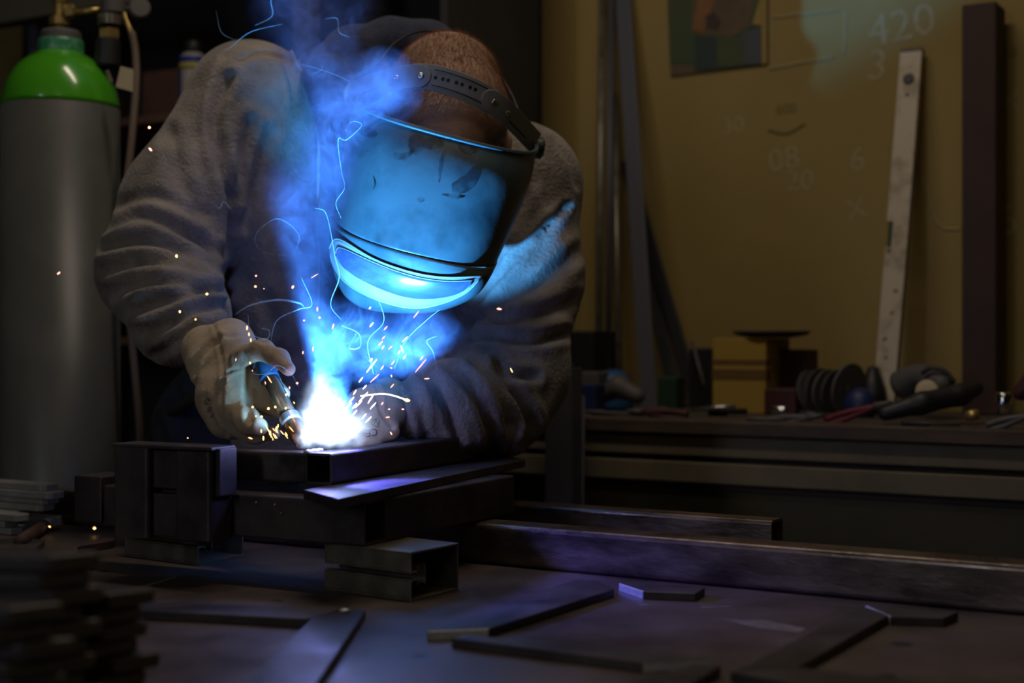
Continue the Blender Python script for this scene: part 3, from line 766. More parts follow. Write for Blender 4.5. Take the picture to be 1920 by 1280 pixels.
# ---- jig frame: K is its near corner, A runs to the right and away, B to the left and away
K = H(683, 1025, 0.251); K.z = 0
AX, BX = Vector((0.47, 0.883, 0)).normalized(), Vector((-0.883, 0.47, 0)).normalized()
MJ = frame(K, BX, AX)                       # x = along B, y = along A
zc = lambda h: CAMZ-h
jig = thing('welding_jig', K+Vector((0, 0, zc(0.251))), 'heavy dark steel welding jig of square tubes and a clamping bracket on two slotted blocks', 'jig')
h0, h1 = zc(0.251), zc(0.196)
obj('front_tube', hollow(nb(), frame(K+Vector((0, 0, h0)), BX, AX), 0.05, h1-h0, 0.44, 0.004, 0.003), M['jig'], jig)
obj('side_tube', hollow(nb(), frame(K+Vector((0, 0, h0))+AX*0.0502, AX, BX), 0.05, h1-h0, 0.34, 0.004, 0.003), M['jig'], jig)
obj('rear_tube', hollow(nb(), frame(K+Vector((0, 0, h0))+AX*0.34+BX*0.0505, BX, AX), 0.05, h1-h0, 0.30, 0.004, 0.003), M['jig'], jig)
top = [(569, 918), (635, 935), (985, 861), (924, 850)]
pl = obj('top_plate', prism(nb(), [H(x, y, 0.184) for x, y in top], (0, 0, -0.0118)), M['jig'], jig, bevel=0.001)
for x, y in ((700, 882+34), (735, 918), (930, 880)):
    c = H(x, y, 0.192)
    obj('weld_bead', ellipsoid(nb(), c, 0.007, 0.005, 0.004, seg=10), M['cut'], pl, smooth=True)
obj('left_end_block', box(nb(), (0.425, -0.006, zc(0.247)), (0.475, 0.06, zc(0.184)), MJ), M['jig'], jig, bevel=0.002)
# clamping bracket
br = obj('bracket_back_plate', box(nb(), (0.215, -0.018, zc(0.252)), (0.36, -0.002, zc(0.145)), MJ), M['jig'], jig, bevel=0.001)
obj('bracket_right_post', hollow(nb(), frame(K+BX*0.203-AX*0.045+Vector((0, 0, zc(0.2525))), (0, 0, 1), BX, AX), 0.058, 0.046, 0.1125, 0.003, 0.005, solid=True), M['jig'], jig)
obj('bracket_left_post', hollow(nb(), frame(K+BX*0.306-AX*0.045+Vector((0, 0, zc(0.2545))), (0, 0, 1), BX, AX), 0.060, 0.046, 0.1195, 0.003, 0.005, solid=True), M['jig'], jig)
obj('bracket_upper_block', box(nb(), (0.262, -0.036, zc(0.190)), (0.305, -0.018, zc(0.141)), MJ), M['jig'], jig, bevel=0.0015)
obj('bracket_lower_block', box(nb(), (0.262, -0.036, zc(0.2525)), (0.305, -0.018, zc(0.197)), MJ), M['jig'], jig, bevel=0.0015)
obj('bracket_top_plate', box(nb(), (0.200, -0.046, zc(0.1385)), (0.368, 0.002, zc(0.1335)), MJ), M['jig'], jig, bevel=0.0015)
obj('bracket_side_plate', box(nb(), (0.195, -0.036, zc(0.196)), (0.202, -0.002, zc(0.136)), MJ), M['jig'], jig, bevel=0.001)
for s_, h in ((0.165, 0.206), (0.135, 0.207), (0.125, 0.217)):
    obj('spatter', ellipsoid(nb(), K+BX*s_-AX*0.001+Vector((0, 0, zc(h))), 0.002, 0.001, 0.002, seg=8), M['galv'], jig, smooth=True)

# ---- the workpiece being welded: a mitred corner of square tube
D2 = Vector((0.4226, 0.906, 0)).normalized(); N2 = Vector((-0.906, 0.4226, 0)).normalized()
q = H(622, 850, 0.1435); q.z = zc(0.1838)
wp = thing('tube_frame', q, 'corner of new square steel tubes being welded on top of the jig', 'workpiece')
obj('side_tube', hollow(nb(), frame(q, D2, N2), 0.040, 0.040, 0.378, 0.003, 0.004), M['scale'], wp, smooth=False)
obj('front_tube', hollow(nb(), frame(q+N2*0.0405+D2*0.0, N2, D2), 0.040, 0.040, 0.30, 0.003, 0.004), M['scale'], wp)
obj('weld_seam', tubepath(nb(), [q+N2*0.0405+D2*(0.04*i/6)+Vector((0, 0, 0.0405+0.0008*(i % 2))) for i in range(7)], 0.0028, 8), M['cut'], wp, smooth=True)


# ---- slotted support blocks
def slotted(org, dx, dy, length, wd, hg, label):
    fr = frame(org, dx, dy); e = 0.0028; b_ = nb(); sl = 0.006
    box(b_, (0, 0, 0), (length, wd, e), fr); box(b_, (0, 0, hg-e), (length, wd, hg), fr); box(b_, (0, wd-e, e), (length, wd, hg-e), fr)
    m_ = hg/2
    box(b_, (0, 0, e), (length, e, m_-sl), fr); box(b_, (0, 0, m_+sl), (length, e, hg-e), fr)
    for s_ in (-1, 1):       # lips folded into the slot
        z0, z1 = sorted((m_+s_*sl, m_+s_*(sl-0.0022)))
        box(b_, (0, e*0.2, z0), (length, 0.014, z1), fr)
        z0, z1 = sorted((m_+s_*(sl-0.001), m_+s_*(sl+0.006)))
        box(b_, (0, 0.014, z0), (length, 0.016, z1), fr)
    box(b_, (0, 0.028, m_-0.012), (length, 0.030, m_+0.012), fr)
    return tag(obj('slotted_block', b_, M['galv'], bevel=0.0007), label, 'support block', 'slotted blocks under the jig')


q = H(770, 1128, 0.31)
slotted(q, (H(610, 1105, 0.31)-q).normalized(), (H(862, 1105, 0.31)-q).normalized(), 0.142, 0.098, 0.0588, 'slotted steel block under the right corner of the jig, nearest the camera')
q = H(372, 1060, 0.31)
slotted(q, (H(235, 1042, 0.31)-q).normalized(), AX, 0.155, 0.098, 0.0588, 'slotted steel block under the left bracket of the jig')

# ---- long tubes lying across the table
e1 = Vector((CP, -SP, 0)); e2 = Vector((SP, CP, 0))
tag(obj('square_tube', hollow(nb(), frame(U(-2.05, 1.675, TT), e1, e2), 0.055, 0.057, 3.3, 0.004, 0.007, seg=4), M['tube']), 'long square steel tube lying across the whole table behind the jig', 'tube', 'steel tubes lying along the table')
uR = uu(P(1447, 978, 1.984)); uL = uR-0.72
tag(obj('square_tube', hollow(nb(), frame(U(uL, 1.886, TT), e1, e2), 0.045, 0.060, 0.72, 0.004, 0.006, seg=4), M['tube']), 'short square steel tube with an open rusty end behind the long tube', 'tube', 'steel tubes lying along the table')


# ---- flat bars with mitred ends
def flat(pts, th, label, bright=(), group='mitred flat bars on the table', base=0.0, m='jig', name='flat_bar', extra=None):
    o_ = [H(x, y, CAMZ-TT-th-base) for x, y in pts]
    o = obj(name, prism(nb(), o_, (0, 0, -th), side_mi={i: 1 for i in bright}), [M[m], M['cut']], bevel=0.0008, seg=1)
    return tag(o, label, 'bar', group)


flat([(800, 1183), (917, 1178), (1152, 1104), (1120, 1088), (1078, 1086)], 0.010, 'flat bar slanting away to the right, its bright mitred end toward the camera', (0,))
flat([(846, 1196), (880, 1190), (1333, 1233), (1208, 1242)], 0.010, 'flat bar in front of the slanting bar, bright mitre on its right end', (2,))
flat([(1352, 1247), (1300, 1244), (1120, 1300), (1250, 1310)], 0.010, 'flat bar running out of the bottom edge, meeting the middle bar', ())
flat([(1368, 1258), (1492, 1250), (1840, 1290), (1700, 1320)], 0.010, 'flat bar along the bottom right edge with a bright mitred left end', (0,))
flat([(1497, 1250), (1380, 1262-6), (1616, 1136), (1668, 1152)], 0.0095, 'long flat bar slanting up to the right side piece', (2,))
flat([(1622, 1134), (1670, 1155), (1770, 1158), (1797, 1146)], 0.010, 'short flat bar butted to the top of the slanting bar at right', (0,))
flat([(1160, 1093), (1206, 1108), (1304, 1112), (1322, 1101), (1185, 1089)], 0.010, 'short loose flat bar with a bluish bright mitred end beside the long tube', (0,))
flat([(120, 1138), (575, 1160), (640, 1141), (150, 1123)], 0.010, 'long thin flat bar lying toward the stack at lower left', ())
flat([(585, 1156), (655, 1141), (686, 1144), (560, 1330), (420, 1330)], 0.010, 'flat bar running from the bottom edge up to the long thin bar', ())
c = H(646, 1146, CAMZ-TT-0.0115)
tag(obj('weld_drop', ellipsoid(nb(), c+Vector((0, 0, 0.001)), 0.006, 0.004, 0.0025, seg=12), M['cut'], smooth=True), 'small bright weld drop on the joint of the two bars in front', 'weld drop')
flat([(145, 1024), (215, 1012), (217, 1004), (152, 1018)], 0.012, 'small dark bar offcut on the table under the glowing spark', (), m='rust', name='bar_offcut', group=None)
flat([(0-60, 1026), (70, 1025), (84, 1013), (60, 1008), (-60, 1012)], 0.010, 'dark flat bar lying at the left edge beneath the pale stack', (), m='scale', group=None)
tag(obj('round_bar', tubepath(nb(), [H(38, 1014, 0.296), H(82, 986, 0.300)], 0.010, 12), M['rust'], smooth=True), 'short round rusty bar resting by the pale bar stack', 'bar')

# pale flat bars stacked at the left
ords = ['lowest', 'second lowest', 'third from the bottom', 'fourth from the bottom', 'fifth from the bottom', 'sixth from the bottom', 'topmost']
z = TT
ends = [(52, 88), (75, 84), (88, 83), (28, 0), (72, 0), (90, 0), (82, 0)]
offs = [(-0.012, 40), (0.012, 88), (-0.010, 28), (0.004, 74), (0.010, 82), (0.0, 92), (0.008, 80)]
for i, (dp, ex_) in enumerate(offs):
    p0 = 1.585+dp; th = 0.0105
    ue = uu(W(ex_, 950, p0)); b_ = nb()
    prism(b_, [U(ue-0.5, p0, z), U(ue-0.006, p0, z), U(ue, p0+0.008, z), U(ue, p0+0.030, z), U(ue-0.008, p0+0.038, z), U(ue-0.5, p0+0.038, z)], (0, 0, th))
    tag(obj('flat_bar', b_, M['palebar'], bevel=0.001), 'pale flat bar at the left edge, '+ords[i]+' of the pale stack', 'bar', 'pale flat bars stacked at the left')
    z += th+0.0004
for i, (ex_, zz) in enumerate(((20, 2), (8, 4), (30, 5))):
    p0 = 1.535; ue = uu(W(ex_, 950, p0)); zb_ = TT+0.0005+i*0.0110
    b_ = nb(); prism(b_, [U(ue-0.5, p0, zb_), U(ue, p0, zb_), U(ue+0.004, p0+0.02, zb_), U(ue-0.006, p0+0.032, zb_), U(ue-0.5, p0+0.032, zb_)], (0, 0, 0.0105))
    tag(obj('flat_bar', b_, M['palebar'], bevel=0.001), 'pale flat bar in the low pile before the pale stack, '+('bottom', 'middle', 'top')[i]+' one', 'bar', 'pale flat bars stacked at the left')

# big dark stacks in the left foreground
TH = 0.0135
first = None
colm = (('left', 95, 1.075, 8, 0.034, 0.0), ('middle', 158, 1.150, 10, 0.036, 0.02), ('right', 258, 1.215, 7, 0.036, 0.0))
for nm, ex_, d_, n_, wd_, _ in colm:
    nd = {7: ['lowest', 'second', 'third', 'fourth', 'fifth', 'sixth', 'topmost'], 8: ['lowest', 'second', 'third', 'fourth', 'fifth', 'sixth', 'seventh', 'topmost'],
          10: ['lowest', 'second', 'third', 'fourth', 'fifth', 'sixth', 'seventh', 'eighth', 'ninth', 'topmost']}[n_]
    for i in range(n_):
        if first is None:
            b_ = nb(); prism(b_, [Vector(v) for v in ((-0.55, 0, 0), (-0.028, 0, 0), (0, wd_, 0), (-0.55, wd_, 0))], (0, 0, TH), side_mi={1: 1})
            bmesh.ops.recalc_face_normals(b_, faces=b_.faces)
            me = bpy.data.meshes.new('stacked_flat_bar'); b_.to_mesh(me); b_.free(); me.materials.append(M['jig']); me.materials.append(M['galv'])
            first = bpy.data.objects.new('stacked_flat_bar', me); COL.objects.link(first); o = first
            md = first.modifiers.new('bevel', 'BEVEL'); md.width = 0.0025; md.segments = 2; md.limit_method = 'ANGLE'
        else:
            o = first.copy(); COL.objects.link(o)
        jx = (0, 0.006, -0.005, 0.010, -0.002, 0.007, -0.006, 0.004, -0.009, 0.001)[(i*3+n_) % 10]
        o.location = ((ex_-960)/F*d_+jx, d_-wd_*0.5+jx*0.4, TT+0.0003+i*(TH+0.0003))
        o.rotation_euler = (0, 0, math.radians(-7+1.5*math.sin(i*2.1+n_)))
        tag(o, f'dark flat bar in the {nm} column of the near left stack, {nd[i]}'+('' if nd[i] in ('lowest', 'topmost') else ' from bottom'), 'bar', 'dark flat bars stacked in the left foreground')


# ================================================================== THE WELDER
per = thing('person', P(700, 640, 2.72), 'person in suede jacket and black welding helmet bending over the weld, torch in hand', 'person')
per.location.z = 0
GZ = 2.72


def wx(px, d): return (px-960)/F*d


# body: head, neck, trunk, arms, hands and legs in one surface
body = Field(0.02)
HC = (845, 210, 2.30)
body.chain((838, 165, 2.335, 100), (850, 215, 2.28, 98)); body.chain((850, 250, 2.275, 78), (842, 300, 2.21, 58))        # skull, jaw
body.chain((800, 180, 2.42, 62), (740, 230, 2.56, 66))                                                         # neck
body.chain((600, 210, 2.60, 70), (930, 320, 2.60, 70)); body.chain((720, 300, 2.63, 120), (710, 600, 2.68, 120), (690, 840, 2.72, 115))
body.chain((520, 210, 2.55, 60), (330, 460, 2.40, 44), (300, 520, 2.36, 42), (395, 665, 2.12, 26))
body.chain((950, 340, 2.54, 60), (970, 600, 2.40, 46), (950, 745, 2.32, 40), (770, 770, 2.12, 32))
body.chain((395, 665, 2.12, 26), (424, 725, 2.06, 28), (438, 768, 2.035, 26)); body.chain((445, 690, 2.03, 10), (492, 658, 1.98, 7), (520, 670, 1.955, 6)); body.chain((440, 725, 2.03, 10), (503, 716, 1.985, 6)); body.chain((440, 750, 2.02, 10), (503, 757, 1.98, 6)); body.chain((440, 785, 2.02, 10), (478, 811, 1.978, 6)); body.chain((440, 760, 1.998, 10), (466, 790, 1.95, 8))
body.chain((770, 770, 2.12, 26), (715, 775, 2.09, 26), (690, 785, 2.075, 18)); body.chain((690, 765, 2.078, 10), (668, 782, 2.052, 6)); body.chain((700, 800, 2.065, 9), (674, 812, 2.042, 6)); body.chain((690, 790, 2.065, 9), (662, 796, 2.047, 6)); body.chain((712, 812, 2.065, 8), (692, 829, 2.042, 6)); body.chain((700, 748, 2.09, 9), (674, 749, 2.072, 6))
for hx in (-0.11, 0.11):
    x0 = wx(690, 2.72)+hx
    body.wchain((x0, 2.74, 0.88, 0.10), (x0*1.02, 2.72, 0.48, 0.065), (x0*1.04, 2.76, 0.12, 0.042), (x0*1.04, 2.66, 0.05, 0.035))
body.chain((845, 345, 2.165, 12), (842, 318, 2.185, 9))                                                        # nose
for ex_, ey_ in ((752, 232), (948, 262)): body.chain((ex_, ey_, 2.32, 14), (ex_, ey_+22, 2.315, 10))            # ears
bo = link_mesh('body', grow(body, 0.008), M['skin'], per, smooth=True)
for ex_, ey_ in ((812, 322), (872, 330)):
    obj('eye', ellipsoid(nb(), P(ex_, ey_, 2.185), 0.012, 0.012, 0.012), M['white'], bo, smooth=True)
obj('mouth', tubepath(nb(), [P(822, 372, 2.19), P(842, 376, 2.175), P(862, 374, 2.19)], 0.004, 8), M['skin'], bo, smooth=True)

# hair
hf = Field(0.02); hf.chain((838, 165, 2.335, 104), (850, 213, 2.28, 101), (848, 245, 2.255, 82), (846, 275, 2.235, 68))
hm = link_mesh('hair', grow(hf, 0.007), M['scalp'], per, smooth=True)
bm = nb(); rr = random.Random(9)
C1 = P(842, 185, 2.31)
for i in range(15000):
    v = Vector((rr.gauss(0, 1), rr.gauss(0, 1), rr.gauss(0, 1))).normalized()
    if v.z < -0.6: continue
    q = np.array([list(C1+v*0.09)])
    for _ in range(3): q = q-hf.grad(q)*hf(q)[:, None]
    n = Vector(hf.grad(q)[0]); q = Vector(q[0])
    if n.z > 0.9 and rr.random() < 0.45: continue
    fl = Vector((0.3*math.sin(9*v.x+4*v.z), -0.55, -0.75))+Vector((rr.uniform(-.3, .3), rr.uniform(-.3, .3), rr.uniform(-.3, .3)))
    d = (n*0.45+(fl-n*fl.dot(n))*0.9).normalized(); L_ = rr.uniform(0.007, 0.014); sd = d.cross(n).normalized()*0.0003
    bm.faces.new([bm.verts.new(q-sd), bm.verts.new(q+sd), bm.verts.new(q+d*L_)])
obj('hair_strands', bm, M['hair'], hm, recalc=False)

# navy jumper with a ribbed roll collar
ju = Field(0.02)
ju.chain((612, 150, 2.42, 48), (648, 250, 2.39, 46), (640, 420, 2.38, 42), (645, 600, 2.39, 46)); ju.chain((612, 150, 2.46, 44), (660, 105, 2.50, 52), (735, 88, 2.54, 52), (800, 98, 2.54, 56), (850, 130, 2.52, 50))
ju.chain((600, 130, 2.50, 40), (640, 240, 2.44, 42), (632, 420, 2.43, 36), (640, 600, 2.44, 40)); ju.chain((690, 170, 2.48, 60), (700, 400, 2.48, 60), (700, 620, 2.48, 55), (760, 760, 2.50, 60))


def rib(co, q):
    a = np.arctan2(q[:, 1]-220, q[:, 0]-740)
    return 0.0014*np.sin(a*150)*np.clip((170-q[:, 1])/60, 0, 1)


link_mesh('jumper', grow(ju, 0.006, folds([([(575, 120), (600, 190), (600, 300)], 0.005, 8)], rib)), M['knit'], per, smooth=True)

# suede jacket
ja = Field(0.045)
ja.chain((478, 198, 2.52, 112), (505, 420, 2.53, 105), (525, 620, 2.55, 100), (535, 800, 2.58, 105))
ja.chain((640, 222, 2.66, 132), (700, 500, 2.66, 150), (700, 800, 2.66, 150))
ja.chain((968, 352, 2.52, 112), (885, 560, 2.52, 105), (830, 790, 2.56, 110))
ja.chain((760, 230, 2.70, 120), (860, 300, 2.66, 110))
ja.chain((462, 196, 2.50, 108), (345, 385, 2.43, 108), (300, 500, 2.36, 106))
ja.chain((300, 508, 2.36, 105), (340, 595, 2.24, 84), (368, 628, 2.18, 54))
ja.chain((972, 350, 2.50, 112), (985, 520, 2.45, 100), (962, 700, 2.36, 96), (925, 762, 2.31, 88))
ja.chain((925, 762, 2.31, 88), (840, 765, 2.2, 78), (775, 768, 2.13, 56))
LN = [([(200, 425), (270, 405), (350, 440), (410, 480)], 0.008, 10), ([(195, 462), (280, 452), (350, 478), (420, 505)], 0.009, 10), ([(195, 505), (270, 492), (340, 500), (425, 520)], 0.009, 10),
      ([(205, 545), (280, 530), (350, 528), (430, 545)], 0.010, 11), ([(235, 585), (310, 562), (380, 545), (430, 550)], 0.010, 11), ([(250, 620), (310, 612), (370, 580), (425, 575)], 0.009, 10),
      ([(290, 665), (330, 640), (360, 610)], 0.008, 9), ([(225, 385), (290, 370), (360, 400)], 0.005, 12),
      ([(428, 145), (405, 215), (412, 300), (432, 390), (428, 520), (435, 640)], 0.013, 10), ([(470, 230), (455, 300), (440, 370)], 0.008, 11), ([(500, 250), (478, 330), (452, 420)], 0.006, 12),
      ([(425, 105), (405, 160), (395, 240), (405, 330)], 0.004, 6), ([(424, 128), (490, 100), (560, 118)], 0.0035, 5), ([(320, 250), (335, 330), (380, 400)], 0.006, 14), ([(500, 560), (520, 640), (515, 720)], 0.006, 14),
      ([(895, 570), (950, 505), (1010, 440), (1062, 385)], 0.008, 6), ([(860, 640), (930, 634), (1000, 638), (1060, 625)], 0.014, 9), ([(865, 655), (915, 665), (960, 700), (1000, 705)], 0.012, 9),
      ([(1085, 470), (1010, 530), (930, 575), (880, 610)], 0.009, 13), ([(1080, 560), (1010, 590), (930, 605)], 0.008, 11), ([(930, 690), (965, 735), (995, 790), (990, 830)], 0.011, 10),
      ([(845, 690), (880, 720), (915, 790), (925, 840)], 0.010, 10), ([(795, 700), (835, 750), (860, 820)], 0.008, 9), ([(890, 680), (930, 720), (955, 800)], 0.008, 9), ([(770, 720), (790, 770), (800, 830)], 0.006, 8),
      ([(1040, 260), (1068, 300), (1080, 350)], 0.004, 6), ([(985, 250), (1000, 330), (960, 420)], 0.005, 10), ([(870, 330), (930, 470), (900, 560)], 0.004, 12), ([(1030, 420), (1000, 490), (960, 540)], 0.004, 10)]
jm = link_mesh('jacket', grow(ja, 0.0065, folds([(l_, d_*1.3, w_) for l_, d_, w_ in LN], lambda co, q: 0.004*wave(co, 28, 3)+0.0025*wave(co, 60, 5))), M['leather'], per, smooth=True)
jm.modifiers.new('smooth', 'SMOOTH').iterations = 2

# collar flap edge and seam of the jacket front
obj('jacket_seam', tubepath(nb(), catmull([P(545, 96, 2.425), P(572, 150, 2.41), P(598, 215, 2.395), P(597, 330, 2.40), P(600, 480, 2.405), P(600, 600, 2.42)], 8), 0.0035, 8), M['leather'], per, smooth=True)

# trousers, boots
tr = Field(0.03)
tr.chain((560, 800, 2.68, 130), (640, 860, 2.70, 140), (800, 850, 2.70, 120)); tr.chain((420, 720, 2.60, 80), (395, 800, 2.63, 100), (440, 900, 2.76, 100))
for hx in (-0.12, 0.12):
    x0 = wx(660, 2.72)+hx
    tr.wchain((x0, 2.74, 0.82, 0.125), (x0*1.02, 2.72, 0.48, 0.088), (x0*1.04, 2.76, 0.14, 0.072))
link_mesh('trousers', grow(tr, 0.012, folds([([(330, 740), (350, 820), (345, 900)], 0.01, 12), ([(300, 800), (320, 860)], 0.008, 10)])), M['trouser'], per, smooth=True)
for hx in (-0.12, 0.12):
    x0 = (wx(660, 2.72)+hx)*1.04
    bf = Field(0.02).wchain((x0, 2.78, 0.14, 0.058), (x0, 2.78, 0.05, 0.05), (x0, 2.64, 0.043, 0.042))
    link_mesh('boot', grow(bf, 0.01), M['boot'], per, smooth=True)

# ---- gloves
gl = Field(0.012)
gl.chain((386, 655, 2.11, 46), (402, 688, 2.08, 48)); gl.chain((432, 642, 2.10, 46), (448, 672, 2.06, 44))               # cuff, puffed
gl.chain((418, 705, 2.065, 50), (420, 745, 2.045, 50), (430, 778, 2.03, 46))                                     # back of the hand
gl.chain((450, 700, 2.04, 40), (455, 745, 2.03, 40), (450, 785, 2.02, 34))
gl.chain((455, 672, 2.01, 26), (492, 658, 1.98, 20), (524, 672, 1.95, 16), (541, 692, 1.93, 13))              # index over the grip
gl.chain((462, 712, 2.02, 22), (505, 715, 1.985, 17), (530, 738, 1.955, 14))                                   # middle
gl.chain((458, 745, 2.01, 22), (505, 758, 1.98, 17), (531, 774, 1.955, 13))                                    # ring
gl.chain((440, 790, 2.01, 26), (480, 812, 1.975, 18), (512, 812, 1.95, 13))                                    # little
gl.chain((440, 760, 1.995, 26), (466, 790, 1.95, 22), (486, 800, 1.925, 17)); gl.chain((444, 715, 2.015, 33), (450, 760, 2.0, 35), (466, 797, 1.985, 27))   # thumb, heel of the hand
gfold = folds([([(395, 598), (412, 640), (418, 690), (420, 720)], 0.0020, 3.5), ([(362, 700), (372, 672), (400, 646), (412, 636)], 0.0065, 6), ([(420, 704), (440, 692), (466, 688)], 0.0018, 3),
               ([(418, 715), (413, 760), (424, 815)], 0.0028, 4), ([(470, 690), (464, 730), (468, 790)], 0.004, 6), ([(425, 632), (460, 628), (500, 642)], 0.003, 4), ([(385, 745), (395, 780), (420, 822)], 0.0025, 6)], lambda co, q: 0.0012*wave(co, 120, 8)+0.0012*wave(co, 60, 2))
gL = link_mesh('glove', grow(gl, 0.0035, gfold), M['glove'], per, smooth=True)
tag(gL, 'tan leather glove gripping the torch')
gr = Field(0.012)
gr.chain((728, 745, 2.12, 38), (722, 775, 2.09, 40)); gr.chain((705, 770, 2.08, 42), (685, 785, 2.07, 40)); gr.chain((722, 790, 2.065, 22), (738, 810, 2.06, 11))
gr.chain((690, 765, 2.075, 30), (668, 782, 2.05, 16), (652, 800, 2.04, 13)); gr.chain((700, 800, 2.06, 24), (672, 812, 2.04, 15), (655, 822, 2.03, 12))
gr.chain((690, 790, 2.06, 26), (660, 795, 2.045, 14), (645, 812, 2.03, 12)); gr.chain((720, 810, 2.06, 20), (695, 830, 2.04, 14), (675, 835, 2.03, 11)); gr.chain((700, 745, 2.09, 26), (672, 748, 2.07, 15), (655, 765, 2.05, 12))
grf = folds([([(705, 745), (715, 775), (735, 800)], 0.004, 4), ([(700, 705), (712, 745), (712, 760)], 0.003, 4)], lambda co, q: 0.001*wave(co, 110, 5))
gR = link_mesh('glove', grow(gr, 0.0035, grf), M['glove'], per, smooth=True)
tag(gR, 'pale leather glove with black printed marks')


def project(field, vs, fs, cpx, cpy, ang, scale, parent, m, name, skew=0.0, off=0.0009):
    """lay flat print (text units, y up) on the glove surface around the picture point"""
    ca, sa = math.cos(ang), math.sin(ang); pts = []
    for v in vs:
        x = v.x+skew*v.y; y = v.y
        px = cpx+(x*ca-y*sa)*scale; py = cpy-(x*sa+y*ca)*scale
        o_ = np.array([[0, 0, CAMZ]]); d = np.array(P(px, py, 1.0))-o_[0]; d /= np.linalg.norm(d)
        tt = 1.8
        for _ in range(40): tt += float(field(o_+d*tt)[0])*0.9
        pts.append(Vector((o_+d*(tt-off))[0]))
    b_ = nb(); q_ = [b_.verts.new(p) for p in pts]
    for f in fs:
        try: b_.faces.new([q_[i] for i in f])
        except ValueError: pass
    return obj(name, b_, m, parent, recalc=False)


for s, x, y, an, sc_ in (('CE', 697, 810, math.pi+0.15, 19), ('N', 707, 790, math.pi-0.3, 14), ('\u25a1'.replace('\u25a1', 'EN'), 682, 786, math.pi+0.9, 9), ('388', 676, 799, math.pi+0.9, 8)):
    vs, fs = text_mesh(s, 1.0); project(gr, vs, fs, x, y, an, sc_, gR, M['ink'], 'printed_mark', off=0.0016)
sh = [(-0.6, 0.5), (0.6, 0.5), (0.6, -0.2), (0, -0.75), (-0.6, -0.2)]
vs = []; fs = []
for i, (x, y) in enumerate(sh): vs += [Vector((x, y, 0)), Vector((x*0.87, y*0.87, 0))]
for i in range(5): j = (i+1) % 5; fs.append((2*i, 2*j, 2*j+1, 2*i+1))
project(gr, vs, fs, 705, 792, math.pi-0.45, 13, gR, M['ink'], 'printed_mark', off=0.0016)
for s, x, y, an, sc_ in (('CE', 388, 752, 0.9, 12), ('388', 392, 768, 1.2, 8), ('EN', 398, 778, 1.2, 8)):
    vs, fs = text_mesh(s, 1.0); project(gl, vs, fs, x, y, an, sc_, gL, M['ink'], 'printed_mark', off=0.002)

# ---- welding helmet
def row(L, Mi, R): return [P(*q) for q in (L, Mi, R)]


ROWS = [(0.00, row((670, 172, 2.30), (838, 252, 2.115), (1004, 264, 2.345))), (0.16, row((655, 235, 2.285), (826, 305, 2.092), (994, 322, 2.32))),
        (0.34, row((640, 310, 2.26), (808, 385, 2.076), (968, 392, 2.285))), (0.58, row((624, 402, 2.22), (786, 478, 2.062), (929, 478, 2.225))),
        (0.66, row((621, 430, 2.21), (780, 502, 2.064), (920, 498, 2.19))), (0.74, row((619, 456, 2.20), (774, 527, 2.070), (910, 514, 2.18))), (0.86, row((626, 492, 2.195), (765, 561, 2.090), (902, 524, 2.18))),
        (0.94, row((640, 520, 2.20), (756, 580, 2.115), (890, 532, 2.185))), (1.00, row((655, 532, 2.22), (752, 586, 2.16), (878, 538, 2.20)))]


def rowat(v):
    v = min(max(v, 0), 1)
    k = 0
    while k < len(ROWS)-2 and v > ROWS[k+1][0]: k += 1
    v0, v1 = ROWS[k][0], ROWS[k+1][0]; tt = (v-v0)/(v1-v0)
    out = []
    for j in range(3):
        b, c = ROWS[k][1][j], ROWS[k+1][1][j]
        a = ROWS[k-1][1][j] if k > 0 else b*2-c
        d = ROWS[k+2][1][j] if k+2 < len(ROWS) else c*2-b
        ta = (c-a)*((v1-v0)/(v1-(ROWS[k-1][0] if k > 0 else 2*v0-v1))); tb = (d-b)*((v1-v0)/((ROWS[k+2][0] if k+2 < len(ROWS) else 2*v1-v0)-v0))
        t2_, t3_ = tt*tt, tt**3
        out.append(b*(2*t3_-3*t2_+1)+ta*(t3_-2*t2_+tt)+c*(-2*t3_+3*t2_)+tb*(t3_-t2_))
    return out


def S0(u, v):
    L, Mi, R = rowat(v); a = u*math.pi/2; e = 0.80-0.15*(1-min(v/0.6, 1))
    X = math.copysign(abs(math.sin(a))**e, a); Y = abs(math.cos(a))**(e)
    c = (L+R)/2
    return c+(R-L)/2*X+(Mi-c)*Y


def S(u, v, off=0.0):
    p = S0(u, v)
    if off:
        du = S0(min(u+0.01, 1), v)-S0(max(u-0.01, -1), v); dv = S0(u, min(v+0.01, 1))-S0(u, max(v-0.01, 0))
        n = dv.cross(du).normalized()
        if n.y > 0.25 or (n.dot(Vector((0, -1, -0.2))) < -0.2): n = -n
        p = p+n*off
    return p


def patch(u0, u1, fv0, fv1, off, nu=48, nv=10, edge=None, border=False):
    b_ = nb(); g_ = []
    for i in range(nu+1):
        u = u0+(u1-u0)*i/nu; a_, c_ = fv0(u), fv1(u)
        g_.append([b_.verts.new(S(u, a_+(c_-a_)*j/nv, off)) for j in range(nv+1)])
    for i in range(nu):
        for j in range(nv):
            b_.faces.new((g_[i][j], g_[i+1][j], g_[i+1][j+1], g_[i][j+1]))
    return b_


helmet = thing('welding_helmet', P(800, 400, 2.2), None, None)
helmet.parent = per; helmet.matrix_parent_inverse = per.matrix_basis.inverted()
helmet['label'] = 'black flip-up welding helmet with a grey head strap'


def hpart(name, b_, m, **kw):
    return obj(name, b_, m, helmet, **kw)


def solidify(o, th, off=-1):
    s_ = o.modifiers.new('solid', 'SOLIDIFY'); s_.thickness = th; s_.offset = off; return o


